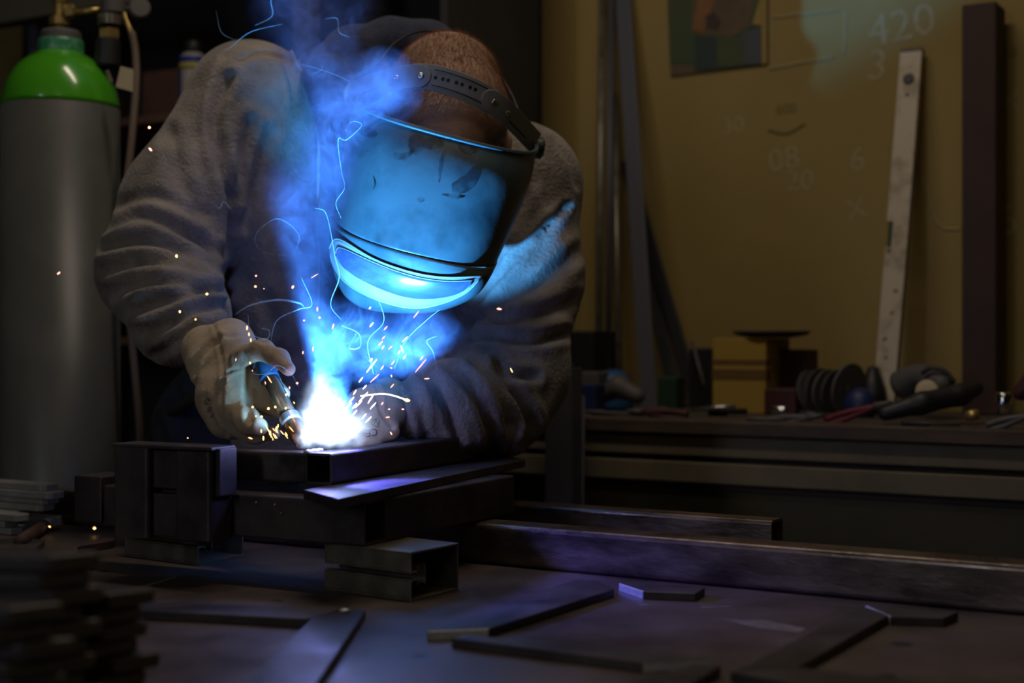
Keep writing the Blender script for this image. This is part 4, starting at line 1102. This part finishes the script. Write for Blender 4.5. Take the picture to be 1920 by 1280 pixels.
def facing(b_):
    """turn open shells so that they face the camera side"""
    bmesh.ops.recalc_face_normals(b_, faces=b_.faces)
    s_ = sum(f.normal.y*f.calc_area() for f in b_.faces)
    if s_ > 0: bmesh.ops.reverse_faces(b_, faces=b_.faces)
    return b_


solidify(hpart('shell', facing(patch(-1, 1, lambda u: 0, lambda u: 0.585, 0.0, 72, 40)), M['shell'], smooth=True, recalc=False), 0.003)
solidify(hpart('visor_housing', facing(patch(-1, 1, lambda u: 0.588, lambda u: 1.0, 0.0015, 72, 26)), M['shell'], smooth=True, recalc=False), 0.004)
solidify(hpart('shell_rim', facing(patch(-1, 1, lambda u: 0.0, lambda u: 0.022, 0.003, 72, 3)), M['shell'], smooth=True, recalc=False), 0.004)


_us = np.linspace(-1, 1, 121); _vs = np.linspace(0, 1, 101)
_g = np.array([[list(S0(u, v)) for v in _vs] for u in _us]); _gx = _g[..., 0]/_g[..., 1]*F+960; _gy = (CAMZ-_g[..., 2])/_g[..., 1]*F+640


def uv(px, py):
    d_ = (_gx-px)**2+(_gy-py)**2; i_, j_ = np.unravel_index(np.argmin(d_), d_.shape)
    u, v = _us[i_], _vs[j_]
    for _ in range(4):
        def pj(a_, b_):
            p_ = S0(a_, b_); return np.array([p_.x/p_.y*F+960, (CAMZ-p_.z)/p_.y*F+640])
        e_ = 0.004; p0 = pj(u, v); J = np.stack([(pj(u+e_, v)-p0)/e_, (pj(u, v+e_)-p0)/e_], 1)
        try: st = np.linalg.solve(J, np.array([px, py])-p0)
        except Exception: break
        st = np.clip(st, -0.02, 0.02); u = float(np.clip(u+st[0], -0.99, 0.99)); v = float(np.clip(v+st[1], 0.0, 1.0))
    return u, v


def curve_uv(pts):
    q_ = sorted(uv(p_.x, p_.y) for p_ in catmull([Vector((a_, b_, 0)) for a_, b_ in pts], 6))
    return [a_[0] for a_ in q_], [a_[1] for a_ in q_]


RT = curve_uv([(624, 466), (632, 450), (650, 451), (700, 482), (740, 499), (790, 513), (840, 519), (898, 518)])
RB = curve_uv([(624, 468), (630, 495), (650, 525), (690, 550), (740, 567), (785, 572), (830, 563), (870, 545), (898, 519)])
GT = curve_uv([(636, 476), (646, 465), (700, 489), (740, 505), (790, 519), (840, 525), (882, 524)])
GB = curve_uv([(636, 478), (650, 500), (685, 524), (740, 547), (790, 556), (840, 551), (868, 540), (882, 526)])
ip = lambda c_: (lambda u: float(np.interp(u, c_[0], c_[1])))
u0_, u1_ = max(RT[0][0], RB[0][0]), min(RT[0][-1], RB[0][-1]); g0_, g1_ = max(GT[0][0], GB[0][0]), min(GT[0][-1], GB[0][-1])
vr = solidify(hpart('visor_rim', facing(patch(u0_, u1_, ip(RT), lambda u: max(ip(RB)(u), ip(RT)(u)+0.002), 0.0050, 60, 10)), M['lensrim'], smooth=True, recalc=False), 0.004)
lens = solidify(hpart('visor_glass', facing(patch(g0_, g1_, ip(GT), lambda u: max(ip(GB)(u), ip(GT)(u)+0.002), 0.0066, 60, 8)), M['lens'], smooth=True, recalc=False), 0.0015)
bm = nb(); nE = 50
for (cv_, a0_, a1_, of_, r_) in ((RT, u0_, u1_, 0.005, 0.0012), (RB, u0_, u1_, 0.005, 0.0012), (GB, g0_, g1_, 0.0064, 0.0009), (GT, g0_, g1_, 0.0064, 0.0007)):
    tubepath(bm, [S(a0_+(a1_-a0_)*i/nE, ip(cv_)(a0_+(a1_-a0_)*i/nE), of_) for i in range(nE+1)], r_, 8)
obj('raised_edge', bm, M['lensrim'], vr, smooth=True)
# soot marks on the shell
for pts, wd in (([(764, 262), (778, 250), (800, 256), (826, 258), (832, 272), (812, 280), (796, 278), (782, 290), (768, 282)], 0), ([(739, 290), (744, 299), (756, 300), (774, 287)], 3.4), ([(828, 292), (826, 312), (823, 342)], 3.0), ([(668, 240), (690, 238), (708, 250), (700, 258), (680, 254)], 0),
                ([(846, 346), (870, 330), (884, 318), (900, 322), (892, 346), (872, 362), (850, 364)], 0), ([(828, 366), (850, 372), (870, 370)], 2.0), ([(700, 330), (704, 345), (700, 356)], 1.5), ([(780, 374), (790, 370), (796, 376), (788, 380)], 0), ([(858, 262), (880, 268), (896, 280), (880, 290), (862, 280)], 0)):
    if wd:
        q_ = [S(*uv(a_.x, a_.y), 0.0006) for a_ in catmull([Vector((x_, y_, 0)) for x_, y_ in pts], 6)]
        bm = tubepath(nb(), q_, lambda s, wd=wd: wd*2.1/F*(0.3+0.7*math.sin(math.pi*s)), 6)
    else:
        cx_ = sum(p_[0] for p_ in pts)/len(pts); cy_ = sum(p_[1] for p_ in pts)/len(pts); bm = nb()
        cl = catmull([Vector((a_, b_, 0)) for a_, b_ in pts+[pts[0]]], 5)
        c0 = bm.verts.new(S(*uv(cx_, cy_), 0.0006)); rings = []
        for f_ in (0.35, 0.7, 1.0): rings.append([bm.verts.new(S(*uv(cx_+(p_.x-cx_)*f_, cy_+(p_.y-cy_)*f_), 0.0006)) for p_ in cl[:-1]])
        n_ = len(rings[0])
        for i in range(n_):
            j = (i+1) % n_
            bm.faces.new((c0, rings[0][i], rings[0][j]))
            for a_, b_ in zip(rings, rings[1:]): bm.faces.new((a_[i], b_[i], b_[j], a_[j]))
    obj('soot_mark', bm, M['smudge'], helmet, recalc=False)

# head strap
HB = [(655, 178, 2.285), (690, 163, 2.22), (735, 150, 2.19), (785, 143, 2.175), (830, 150, 2.172), (880, 168, 2.178), (925, 192, 2.20), (960, 222, 2.24), (1003, 268, 2.325)]
HBc = catmull([P(*q) for q in HB], 10)
upv = (Vector((0.1, -0.25, 0.96))).normalized()


def strap(i0, i1, w_, name, off, th=0.003, round0=False, round1=False, m='band'):
    """a length of strap along the head band path, w_ wide, off outwards"""
    pts = HBc[i0:i1+1]; b_ = nb(); top_, bot_ = [], []
    cen = P(835, 200, 2.42)
    n_ = len(pts)
    for k_, p_ in enumerate(pts):
        d_ = (pts[min(k_+1, n_-1)]-pts[max(k_-1, 0)]).normalized()
        out_ = (p_-cen); out_ -= d_*out_.dot(d_); out_.normalize()
        s_ = out_.cross(d_).normalized()
        if s_.z < 0: s_ = -s_
        ww = w_/2
        if round0 and k_ < 5: ww *= math.sqrt(max(0.0, 1-((5-k_)/5.2)**2))
        if round1 and n_-1-k_ < 5: ww *= math.sqrt(max(0.0, 1-((5-(n_-1-k_))/5.2)**2))
        top_.append((p_+s_*ww+out_*off, p_-s_*ww+out_*off, out_, s_, d_))
    vv = [[b_.verts.new(x_) for x_ in (a_, c_, c_-o_*th, a_-o_*th)] for a_, c_, o_, s_, d_ in top_]
    for a_, c_ in zip(vv, vv[1:]):
        for j in range(4): b_.faces.new((a_[j], a_[(j+1) % 4], c_[(j+1) % 4], c_[j]))
    b_.faces.new(vv[0]); b_.faces.new(vv[-1][::-1])
    return hpart(name, b_, M[m], bevel=0.0007), top_


so, tl = strap(0, 35, 0.036, 'left_strap', 0.003, round1=True)
so2, tc_ = strap(28, 60, 0.040, 'crown_strap', 0.0)
so3, tr_ = strap(55, 80, 0.036, 'right_strap', 0.003, round0=True)


def on_strap(tp, k_, lat):
    a_, c_, o_, s_, d_ = tp[k_]; return (a_+c_)/2+s_*lat, o_, s_, d_


bm = nb()
for k_ in (9, 12, 14, 17, 19, 22, 24):
    p_, o_, s_, d_ = on_strap(tc_, k_, 0.001+0.0002*(k_-9)); lathe(bm, [(0.0029, -0.0005), (0.0029, 0.0004)], p_, o_, 12)
obj('adjustment_hole', bm, M['black'], so2)
for lat in (0.0135, -0.0105):
    q_ = [on_strap(tc_, k_, lat) for k_ in range(8, 29)]
    obj('rib_groove', tubepath(nb(), [a_[0]+a_[1]*0.0002 for a_ in q_], 0.0011, 6), M['black'], so2)
for tp, so_, k_ in ((tl, so, 31), (tl, so, 22), (tr_, so3, 5), (tr_, so3, 12)):
    p_, o_, s_, d_ = on_strap(tp, k_, 0.0)
    obj('screw', lathe(nb(), [(0.0055, 0), (0.0055, 0.0012), (0.003, 0.0022), (0.0015, 0.0014)], p_, o_, 14), M['steel'], so_, smooth=True)
for tp, so_, ks in ((tl, so, (8, 18)), (tr_, so3, (14, 21))):
    q_ = [on_strap(tp, k_, -0.007) for k_ in range(ks[0], ks[1]+1)]
    obj('rib_groove', tubepath(nb(), [a_[0]+a_[1]*0.0002 for a_ in q_], 0.0011, 6), M['black'], so_)
hpart('hinge_knob', lathe(nb(), [(0.016, 0), (0.018, 0.004), (0.018, 0.014), (0.012, 0.018)], P(1000, 276, 2.35), (1, 0.1, -0.1), 20), M['black'], smooth=False)
hpart('hinge_knob', lathe(nb(), [(0.016, 0), (0.018, 0.004), (0.018, 0.014), (0.012, 0.018)], P(668, 180, 2.32), (-1, 0.1, -0.1), 20), M['band'], smooth=False)
hpart('crown_band', tubepath(nb(), catmull([P(665, 168, 2.31), P(712, 115, 2.33), P(745, 78, 2.38), P(800, 58, 2.44), P(880, 80, 2.46), P(950, 160, 2.42), P(990, 258, 2.37)], 8), 0.0022, 8), M['black'], smooth=True)

# ---- welding torch in the tan glove
T0, T1 = P(470, 640, 2.02), P(566, 828, 1.885)
tdir = (T1-T0).normalized()
tor = thing('welding_torch', T0, 'welding torch with a blue grip and copper neck gripped by the left glove', 'torch')
cp_ = lambda s: T0.lerp(T1, s)
obj('torch_grip', tubepath(nb(), catmull([P(408, 735, 2.17), P(440, 690, 2.09), cp_(0.22), cp_(0.40)], 8), 0.014, 16), M['torchgrip'], tor, smooth=True)
obj('torch_neck', tubepath(nb(), [cp_(0.36), cp_(0.45), cp_(0.79)], lambda s: 0.0125-0.001*s, 24), M['copper'], tor, smooth=True)
obj('neck_ring', lathe(nb(), [(0.0125, 0), (0.0145, 0.002), (0.0145, 0.013), (0.0125, 0.015)], cp_(0.76), tdir, 28), M['nozzle'], tor)
obj('gas_nozzle', lathe(nb(), [(0.0120, 0), (0.0125, 0.012), (0.0115, 0.030), (0.0095, 0.042), (0.007, 0.042), (0.007, 0.030)], cp_(0.82), tdir, 28), M['copper'], tor, smooth=False)
tag(obj('torch_cable', tubepath(nb(), catmull([P(409, 733, 2.168), P(385, 745, 2.26), P(345, 760, 2.47), P(285, 830, 2.66), P(275, 1100, 2.72)], 8), 0.010, 12), M['black'], smooth=True), 'black torch cable hanging behind the table from the torch grip', 'cable')

# ================================================================== ARC, SMOKE, SPARKS
def volmat(name, build):
    m = bpy.data.materials.new(name); m.use_nodes = True
    nt = m.node_tree; nt.nodes.clear(); o = nt.nodes.new('ShaderNodeOutputMaterial')
    nt.links.new(build(nt), o.inputs['Volume']); m.cycles.emission_sampling = 'NONE'
    m.cycles.volume_sampling = 'MULTIPLE_IMPORTANCE'
    return m


def mth(nt, op, a, b=None, c=None, clamp=False):
    n = nt.nodes.new('ShaderNodeMath'); n.operation = op; n.use_clamp = clamp
    for i, v in enumerate((a, b, c)):
        if v is None: continue
        if isinstance(v, (int, float)): n.inputs[i].default_value = v
        else: nt.links.new(v, n.inputs[i])
    return n.outputs[0]


def warped(nt, scale, amt, detail=3):
    tc = nt.nodes.new('ShaderNodeTexCoord'); n = nt.nodes.new('ShaderNodeTexNoise')
    n.inputs['Scale'].default_value = scale; n.inputs['Detail'].default_value = detail
    nt.links.new(tc.outputs['Object'], n.inputs['Vector'])
    s_ = nt.nodes.new('ShaderNodeVectorMath'); s_.operation = 'SUBTRACT'; s_.inputs[1].default_value = (0.5, 0.5, 0.5)
    nt.links.new(n.outputs['Color'], s_.inputs[0])
    k_ = nt.nodes.new('ShaderNodeVectorMath'); k_.operation = 'SCALE'; k_.inputs['Scale'].default_value = amt
    nt.links.new(s_.outputs[0], k_.inputs[0])
    a_ = nt.nodes.new('ShaderNodeVectorMath'); a_.operation = 'ADD'
    nt.links.new(tc.outputs['Object'], a_.inputs[0]); nt.links.new(k_.outputs[0], a_.inputs[1])
    return a_.outputs[0]


def blobsum(nt, vec, blobs, org):
    tot = None
    for px, py, d, rp, wgt in blobs:
        c = P(px, py, d)-org; r = rp*d/F
        dn = nt.nodes.new('ShaderNodeVectorMath'); dn.operation = 'DISTANCE'; dn.inputs[1].default_value = c
        nt.links.new(vec, dn.inputs[0])
        q_ = mth(nt, 'DIVIDE', dn.outputs['Value'], r)
        q_ = mth(nt, 'SUBTRACT', 1.0, q_, clamp=True)
        q_ = mth(nt, 'MULTIPLY', mth(nt, 'MULTIPLY', q_, q_), wgt)
        tot = q_ if tot is None else mth(nt, 'ADD', tot, q_)
    return tot


def volume_thing(name, blobs, voxel, matf, label, cat, kind=None, grow_=1.0):
    f = Field(0.02)
    for px, py, d, rp, wgt in blobs: f.chain((px, py, d, rp*grow_))
    me = grow(f, voxel, iters=2)
    o = link_mesh(name, me, M['black'], smooth=True)
    o.data.materials.clear()
    o.data.materials.append(volmat(name, lambda nt: matf(nt, Vector(o.location))))
    return tag(o, label, cat, kind=kind)


SM = [(612, 790, 1.90, 80, 1.4), (600, 710, 1.93, 80, 0.85), (585, 640, 1.98, 90, 0.55), (640, 630, 2.0, 90, 0.42), (550, 570, 2.03, 85, 0.5), (700, 650, 2.0, 95, 0.42), (775, 640, 2.02, 95, 0.55), (825, 675, 2.04, 80, 1.0),
      (555, 470, 2.12, 115, 0.62), (590, 380, 2.14, 110, 0.5), (625, 290, 2.15, 110, 0.75), (665, 205, 2.13, 105, 1.25), (718, 165, 2.10, 85, 1.35), (600, 130, 2.22, 105, 0.6), (515, 400, 2.16, 120, 0.7), (560, 20, 2.30, 120, 0.35), (660, 40, 2.30, 100, 0.3)]


def smoke_mat(nt, org):
    v = warped(nt, 7.0, 0.10, 3); base = blobsum(nt, v, SM, org)
    def ridge(sc, det, dist_, pw):
        n = nt.nodes.new('ShaderNodeTexNoise'); n.inputs['Scale'].default_value = sc; n.inputs['Detail'].default_value = det; n.inputs['Roughness'].default_value = 0.5
        n.inputs['Distortion'].default_value = dist_
        nt.links.new(v, n.inputs['Vector'])
        q_ = mth(nt, 'ABSOLUTE', mth(nt, 'MULTIPLY', mth(nt, 'SUBTRACT', n.outputs[0], 0.5), 5.0))
        return mth(nt, 'POWER', mth(nt, 'SUBTRACT', 1.0, q_, clamp=True), pw)
    rr_ = mth(nt, 'ADD', mth(nt, 'MULTIPLY', ridge(7, 3, 1.2, 3), 1.9), mth(nt, 'MULTIPLY', ridge(20, 4, 1.4, 4), 4.0))
    rr_ = mth(nt, 'ADD', rr_, 0.10)
    dens = mth(nt, 'MULTIPLY', mth(nt, 'MULTIPLY', base, rr_), 4.6)
    s_ = nt.nodes.new('ShaderNodeVolumeScatter'); ab_ = nt.nodes.new('ShaderNodeVolumeAbsorption'); ad_ = nt.nodes.new('ShaderNodeAddShader')
    for q_ in (s_, ab_): q_.inputs['Color'].default_value = (0.55, 0.55, 1.0, 1); nt.links.new(dens, q_.inputs['Density'])
    nt.links.new(s_.outputs[0], ad_.inputs[0]); nt.links.new(ab_.outputs[0], ad_.inputs[1])
    return ad_.outputs[0]


volume_thing('welding_smoke', SM, 0.02, smoke_mat, 'thin blue welding smoke curling up from the arc past the helmet', 'smoke', 'stuff', 0.95)

AR = [(612, 800, 1.875, 60, 3.0), (606, 762, 1.885, 60, 1.9), (650, 800, 1.885, 52, 2.2), (600, 720, 1.90, 40, 0.5), (690, 785, 1.90, 40, 0.5), (585, 815, 1.875, 36, 2.0)]


def arc_mat(nt, org):
    v = warped(nt, 40.0, 0.042, 5); base = blobsum(nt, v, AR, org)
    b2_ = mth(nt, 'POWER', base, 1.6)
    e = nt.nodes.new('ShaderNodeEmission'); e.inputs[0].default_value = (0.55, 0.72, 1.0, 1)
    nt.links.new(mth(nt, 'MULTIPLY', b2_, 110.0), e.inputs[1])
    return e.outputs[0]


volume_thing('welding_arc', AR, 0.012, arc_mat, 'blinding white welding arc glowing at the corner of the steel tubes', 'arc', None, 0.97)

# fine bright wisps
wm = bpy.data.materials.new('thin_smoke_wisp'); wm.use_nodes = True
nt = wm.node_tree; nt.nodes.clear(); o_ = nt.nodes.new('ShaderNodeOutputMaterial'); mx = nt.nodes.new('ShaderNodeMixShader'); tb_ = nt.nodes.new('ShaderNodeBsdfTransparent')
df = nt.nodes.new('ShaderNodeBsdfTranslucent'); df2 = nt.nodes.new('ShaderNodeBsdfDiffuse'); ad = nt.nodes.new('ShaderNodeAddShader')
for d_ in (df, df2): d_.inputs[0].default_value = (0.5, 0.8, 1.0, 1)
mx.inputs[0].default_value = 0.16
nt.links.new(df.outputs[0], ad.inputs[0]); nt.links.new(df2.outputs[0], ad.inputs[1]); nt.links.new(tb_.outputs[0], mx.inputs[1]); nt.links.new(ad.outputs[0], mx.inputs[2]); nt.links.new(mx.outputs[0], o_.inputs[0])
bm = nb()
WI = [([(648, 245), (660, 228), (678, 235), (650, 262), (634, 262), (640, 320), (646, 352), (630, 380), (640, 410)], 2.06, 1.5), ([(590, 390), (612, 402), (628, 480), (636, 520), (620, 570), (640, 600)], 2.04, 1.5),
      ([(440, 590), (470, 572), (520, 562), (560, 568), (570, 575)], 2.02, 3.0), ([(465, 590), (470, 625), (500, 635), (505, 620), (490, 615)], 1.97, 2.2), ([(478, 680), (475, 700), (500, 700), (520, 685), (545, 700), (560, 725)], 1.90, 1.3),
      ([(510, 668), (508, 640), (520, 600), (560, 580), (585, 570), (565, 520)], 1.98, 1.5), ([(640, 610), (672, 625), (675, 650), (655, 652), (668, 625)], 1.96, 1.2), ([(740, 690), (760, 640), (800, 600), (825, 580)], 2.0, 1.0),
      ([(405, 20), (415, 60), (440, 75)], 2.3, 1.0), ([(478, 48), (510, 30), (508, 0), (520, -20)], 2.28, 1.6), ([(610, 35), (632, 35), (636, 60), (655, 70)], 2.25, 1.6), ([(415, 92), (430, 90), (470, 60), (530, 45)], 2.25, 1.1),
      ([(600, 118), (604, 130), (586, 140), (590, 150)], 2.28, 1.2), ([(400, 380), (412, 390), (420, 378), (438, 398)], 2.15, 1.8), ([(300, 310), (308, 290), (312, 330)], 2.2, 0.8), ([(560, 120), (600, 130), (650, 150), (660, 170)], 2.22, 0.9),
      ([(700, 540), (720, 600), (690, 640), (700, 700)], 1.98, 1.0), ([(820, 700), (812, 660), (800, 640), (818, 630)], 1.98, 1.2), ([(540, 480), (490, 470), (480, 440), (520, 410), (560, 440), (550, 480)], 2.1, 0.8)]
for pts, d_, r_ in WI:
    q_ = catmull([P(x, y, d_+0.01*math.sin(i*1.7)) for i, (x, y) in enumerate(pts)], 8)
    tubepath(bm, q_, lambda s, r_=r_, d_=d_: 0.62*r_*d_/F*(0.25+0.75*math.sin(math.pi*min(1, max(0, s)))), 6)
tag(obj('smoke_wisps', bm, wm, smooth=True), 'fine curling bright blue threads of smoke around the helmet and torch', 'smoke', kind='stuff')

# sparks
Z3 = lambda x, y: (330+x/3.491, 560+y/3.491)


def spark(px, py, ln, ang, d, m, label, group=None, wd=1.5):
    """a glowing droplet: ln, wd half length and half width in px, ang in the picture (0 = right, 90 = up)"""
    b_ = nb(); k_ = d/F; a_ = math.radians(ang)
    rot = Matrix.Rotation(-a_, 4, 'Y')
    m_ = Matrix.Translation(P(px, py, d)) @ rot @ Matrix.Diagonal((max(ln, wd)*k_, wd*k_, wd*k_, 1))
    bmesh.ops.create_icosphere(b_, subdivisions=1, radius=1, matrix=m_)
    return tag(obj('spark', b_, M[m], smooth=True), label, 'spark', group)


LA = 'tiny glowing orange spark flying around the tan glove and the torch'
LB = 'tiny glowing pink-white spark shooting up to the right from the arc'
LC_ = 'thin golden spark fanning low over the front tube beside the nozzle'
for x, y, ln, an, wd, m_ in ((465, 190, 5, 85, 1.9, 0), (478, 232, 4, 95, 1.7, 0), (490, 270, 4, 90, 1.6, 0), (485, 420, 2.6, 90, 2.2, 2), (392, 398, 3, 85, 1, 0), (500, 470, 1.2, 0, 1.2, 1), (925, 68, 5, 85, 1.7, 1), (940, 123, 2.5, 0, 2.2, 1), (838, 142, 2.2, 0, 2, 1),
                            (1028, 180, 6, 70, 1.8, 1), (897, 328, 5.5, 87, 1.6, 1), (831, 352, 3.5, 80, 1.5, 1), (612, 528, 9, -58, 1.3, 0), (585, 550, 3.4, -80, 1, 1), (793, 552, 2.6, 0, 2.4, 1), (743, 582, 3, 88, 1.5, 1), (722, 628, 2.6, 0, 2.6, 2),
                            (650, 708, 2.6, 80, 2.2, 2), (605, 718, 2.6, 0, 2.6, 2), (502, 708, 2.6, 0, 2.6, 0), (560, 772, 2.6, 0, 2.6, 2), (718, 716, 2.4, 80, 2, 2), (773, 680, 2.6, -60, 1.2, 2), (558, 865, 4, 90, 1.7, 0), (487, 912, 5, -20, 1.6, 0),
                            (572, 912, 5, 90, 1.7, 2), (668, 832, 4, 85, 1.2, 2), (523, 768, 2, 80, 1.2, 2), (128, 135, 2.4, 45, 2.2, 0), (25, 84, 3.2, 90, 2.3, 2)):
    q = Z3(x, y); dd_ = 1.86+0.05*rr.random()
    if q[0] < 400: dd_ = 2.0
    spark(q[0], q[1], ln, an, dd_, ('spark', 'sparkpink', 'sparkgold')[m_], LA, 'sparks around the torch', wd)
for x, y, ln in ((1572, 103, 10), (1280, 170, 6), (1372, 192, 6), (1340, 290, 7), (1358, 255, 5), (1355, 318, 5), (1498, 265, 9), (1403, 320, 6), (1460, 348, 5), (1497, 380, 6), (1608, 388, 6), (1602, 438, 19), (1280, 440, 18), (1278, 400, 4), (1350, 450, 6), (1420, 418, 6),
                 (1415, 570, 6), (1210, 530, 7), (1300, 520, 14), (1235, 578, 6), (1170, 612, 6), (1350, 685, 4), (1240, 630, 9), (1215, 655, 9), (1195, 690, 11), (1275, 655, 12), (1290, 700, 10), (1170, 745, 8), (1230, 770, 8), (1260, 790, 9), (1150, 660, 8), (1270, 60, 3)):
    q = Z3(x, y); spark(q[0], q[1], ln, 50+rr.uniform(-8, 8), 1.88+0.06*rr.random(), ('sparkpink', 'sparkwhite')[x < 1300], LB, 'sparks shooting up right of the arc', 1.3 if ln > 5 else 1.5)
for x, y, ln, an in ((1642, 522, 6, 2), (1485, 722, 3, 0), (1395, 722, 2.5, 0), (1385, 775, 4.5, 4), (1408, 880, 4, -60), (1408, 452, 3, -30), (1410, 505, 3, -80), (1480, 330, 9, -72)):
    q = Z3(x, y); spark(q[0], q[1], ln, an, 1.93, 'sparkpink', 'small glowing pink spark hovering before the pale right glove', 'sparks before the right glove', 1.5)
for i, (x, y, ln, an) in enumerate(((1000, 640, 9, 75), (965, 700, 8, 80), (1045, 700, 8, 60), (1090, 690, 9, 50), (1130, 700, 9, 45), (1170, 700, 8, 50), (890, 690, 5, 85), (930, 790, 5, 80), (1110, 740, 8, 35), (1060, 660, 7, 10))):
    q = Z3(x, y); spark(q[0], q[1], ln, an, 1.83, 'sparkwhite', 'white-hot spark bursting out of the top of the glowing arc', 'white sparks at the arc', 1.2)
for i in range(15):
    a0 = 95+i*4.2+rr.uniform(-6, 6); rr_ = rr.uniform(10, 40)
    x, y = 520+rr.uniform(-26, 30), 826-rr.uniform(0, 26)
    spark(x, y, rr.uniform(3, 8), 112+rr.uniform(-18, 18), 1.86+0.03*rr.random(), 'sparkgold', LC_, 'golden sparks low over the front tube', 0.9)
spark(504, 808, 17, -62, 1.87, 'sparkgold', 'long golden spark streaking down to the nozzle', None, 0.8)
for x, y, ln, an, d_, wd, mm, lb_ in ((280, 239, 3.2, 0, 2.1, 2.9, 'spark', 'round orange spark hanging left of the upper sleeve, higher of two'), (282, 280, 5, -50, 2.1, 2.5, 'sparkpink', 'oval pink spark touching the outline of the upper sleeve, lower of two'),
                               (331, 480, 3.6, 90, 2.1, 2.6, 'sparkgold', 'golden spark in front of the creased elbow'), (110, 512, 4, 40, 2.2, 2.0, 'sparkpink', 'lone pink spark in front of the grey gas cylinder'),
                               (388, 551, 3, 0, 2.05, 2.7, 'sparkgold', 'golden spark over the forearm, right of the elbow'), (480, 517, 2.2, 0, 2.1, 2.0, 'sparkpink', 'small pink spark before the jacket, upper one of the pair'),
                               (479, 537, 2.6, 0, 2.1, 2.6, 'spark', 'orange spark before the jacket, lower one of the pair'), (549, 538, 4, 60, 2.0, 2.6, 'sparkpink', 'pink spark just left of the visor in the smoke'),
                               (590, 517, 9, 30, 2.0, 0.9, 'spark', 'thin orange spark streak left under the visor edge'), (495, 541, 1.2, 0, 2.05, 1.2, 'sparkpink', 'faintest small spark right of the jacket pair'),
                               (936, 579, 5.5, -12, 2.1, 2.3, 'sparkpink', 'pink spark in front of the right sleeve below the helmet'), (959, 694, 5.5, -65, 2.1, 1.3, 'sparkgold', 'slim golden spark over the right elbow'),
                               (763, 750, 7, -15, 1.95, 3.4, 'sparkgold', 'brightest golden spark beside the right cuff at the end of a white arc'), (177, 990, 3.2, 0, 2.28, 2.8, 'sparkgold', 'golden spark glowing just above the table at left'),
                               (93, 987, 2.4, -40, 2.28, 1.6, 'sparkgold', 'tiny golden spark at the end of the pale bar stack'), (352, 821, 1.5, 0, 1.86, 1.2, 'sparkgold', 'tiny golden spark on top of the clamping bracket')):
    spark(x, y, ln, an, d_, mm, lb_, None, wd)
tag(obj('spark_trail', tubepath(nb(), catmull([P(676, 742, 1.95), P(695, 740, 1.95), P(718, 738, 1.95), P(740, 742, 1.95), P(763, 750, 1.95)], 8), 1.3*1.95/F, 8), M['sparkwhite'], smooth=True), 'curved white trail of light arching from the arc to the brightest spark', 'spark')  # glowing tube stands in for the moving spark's trail of light
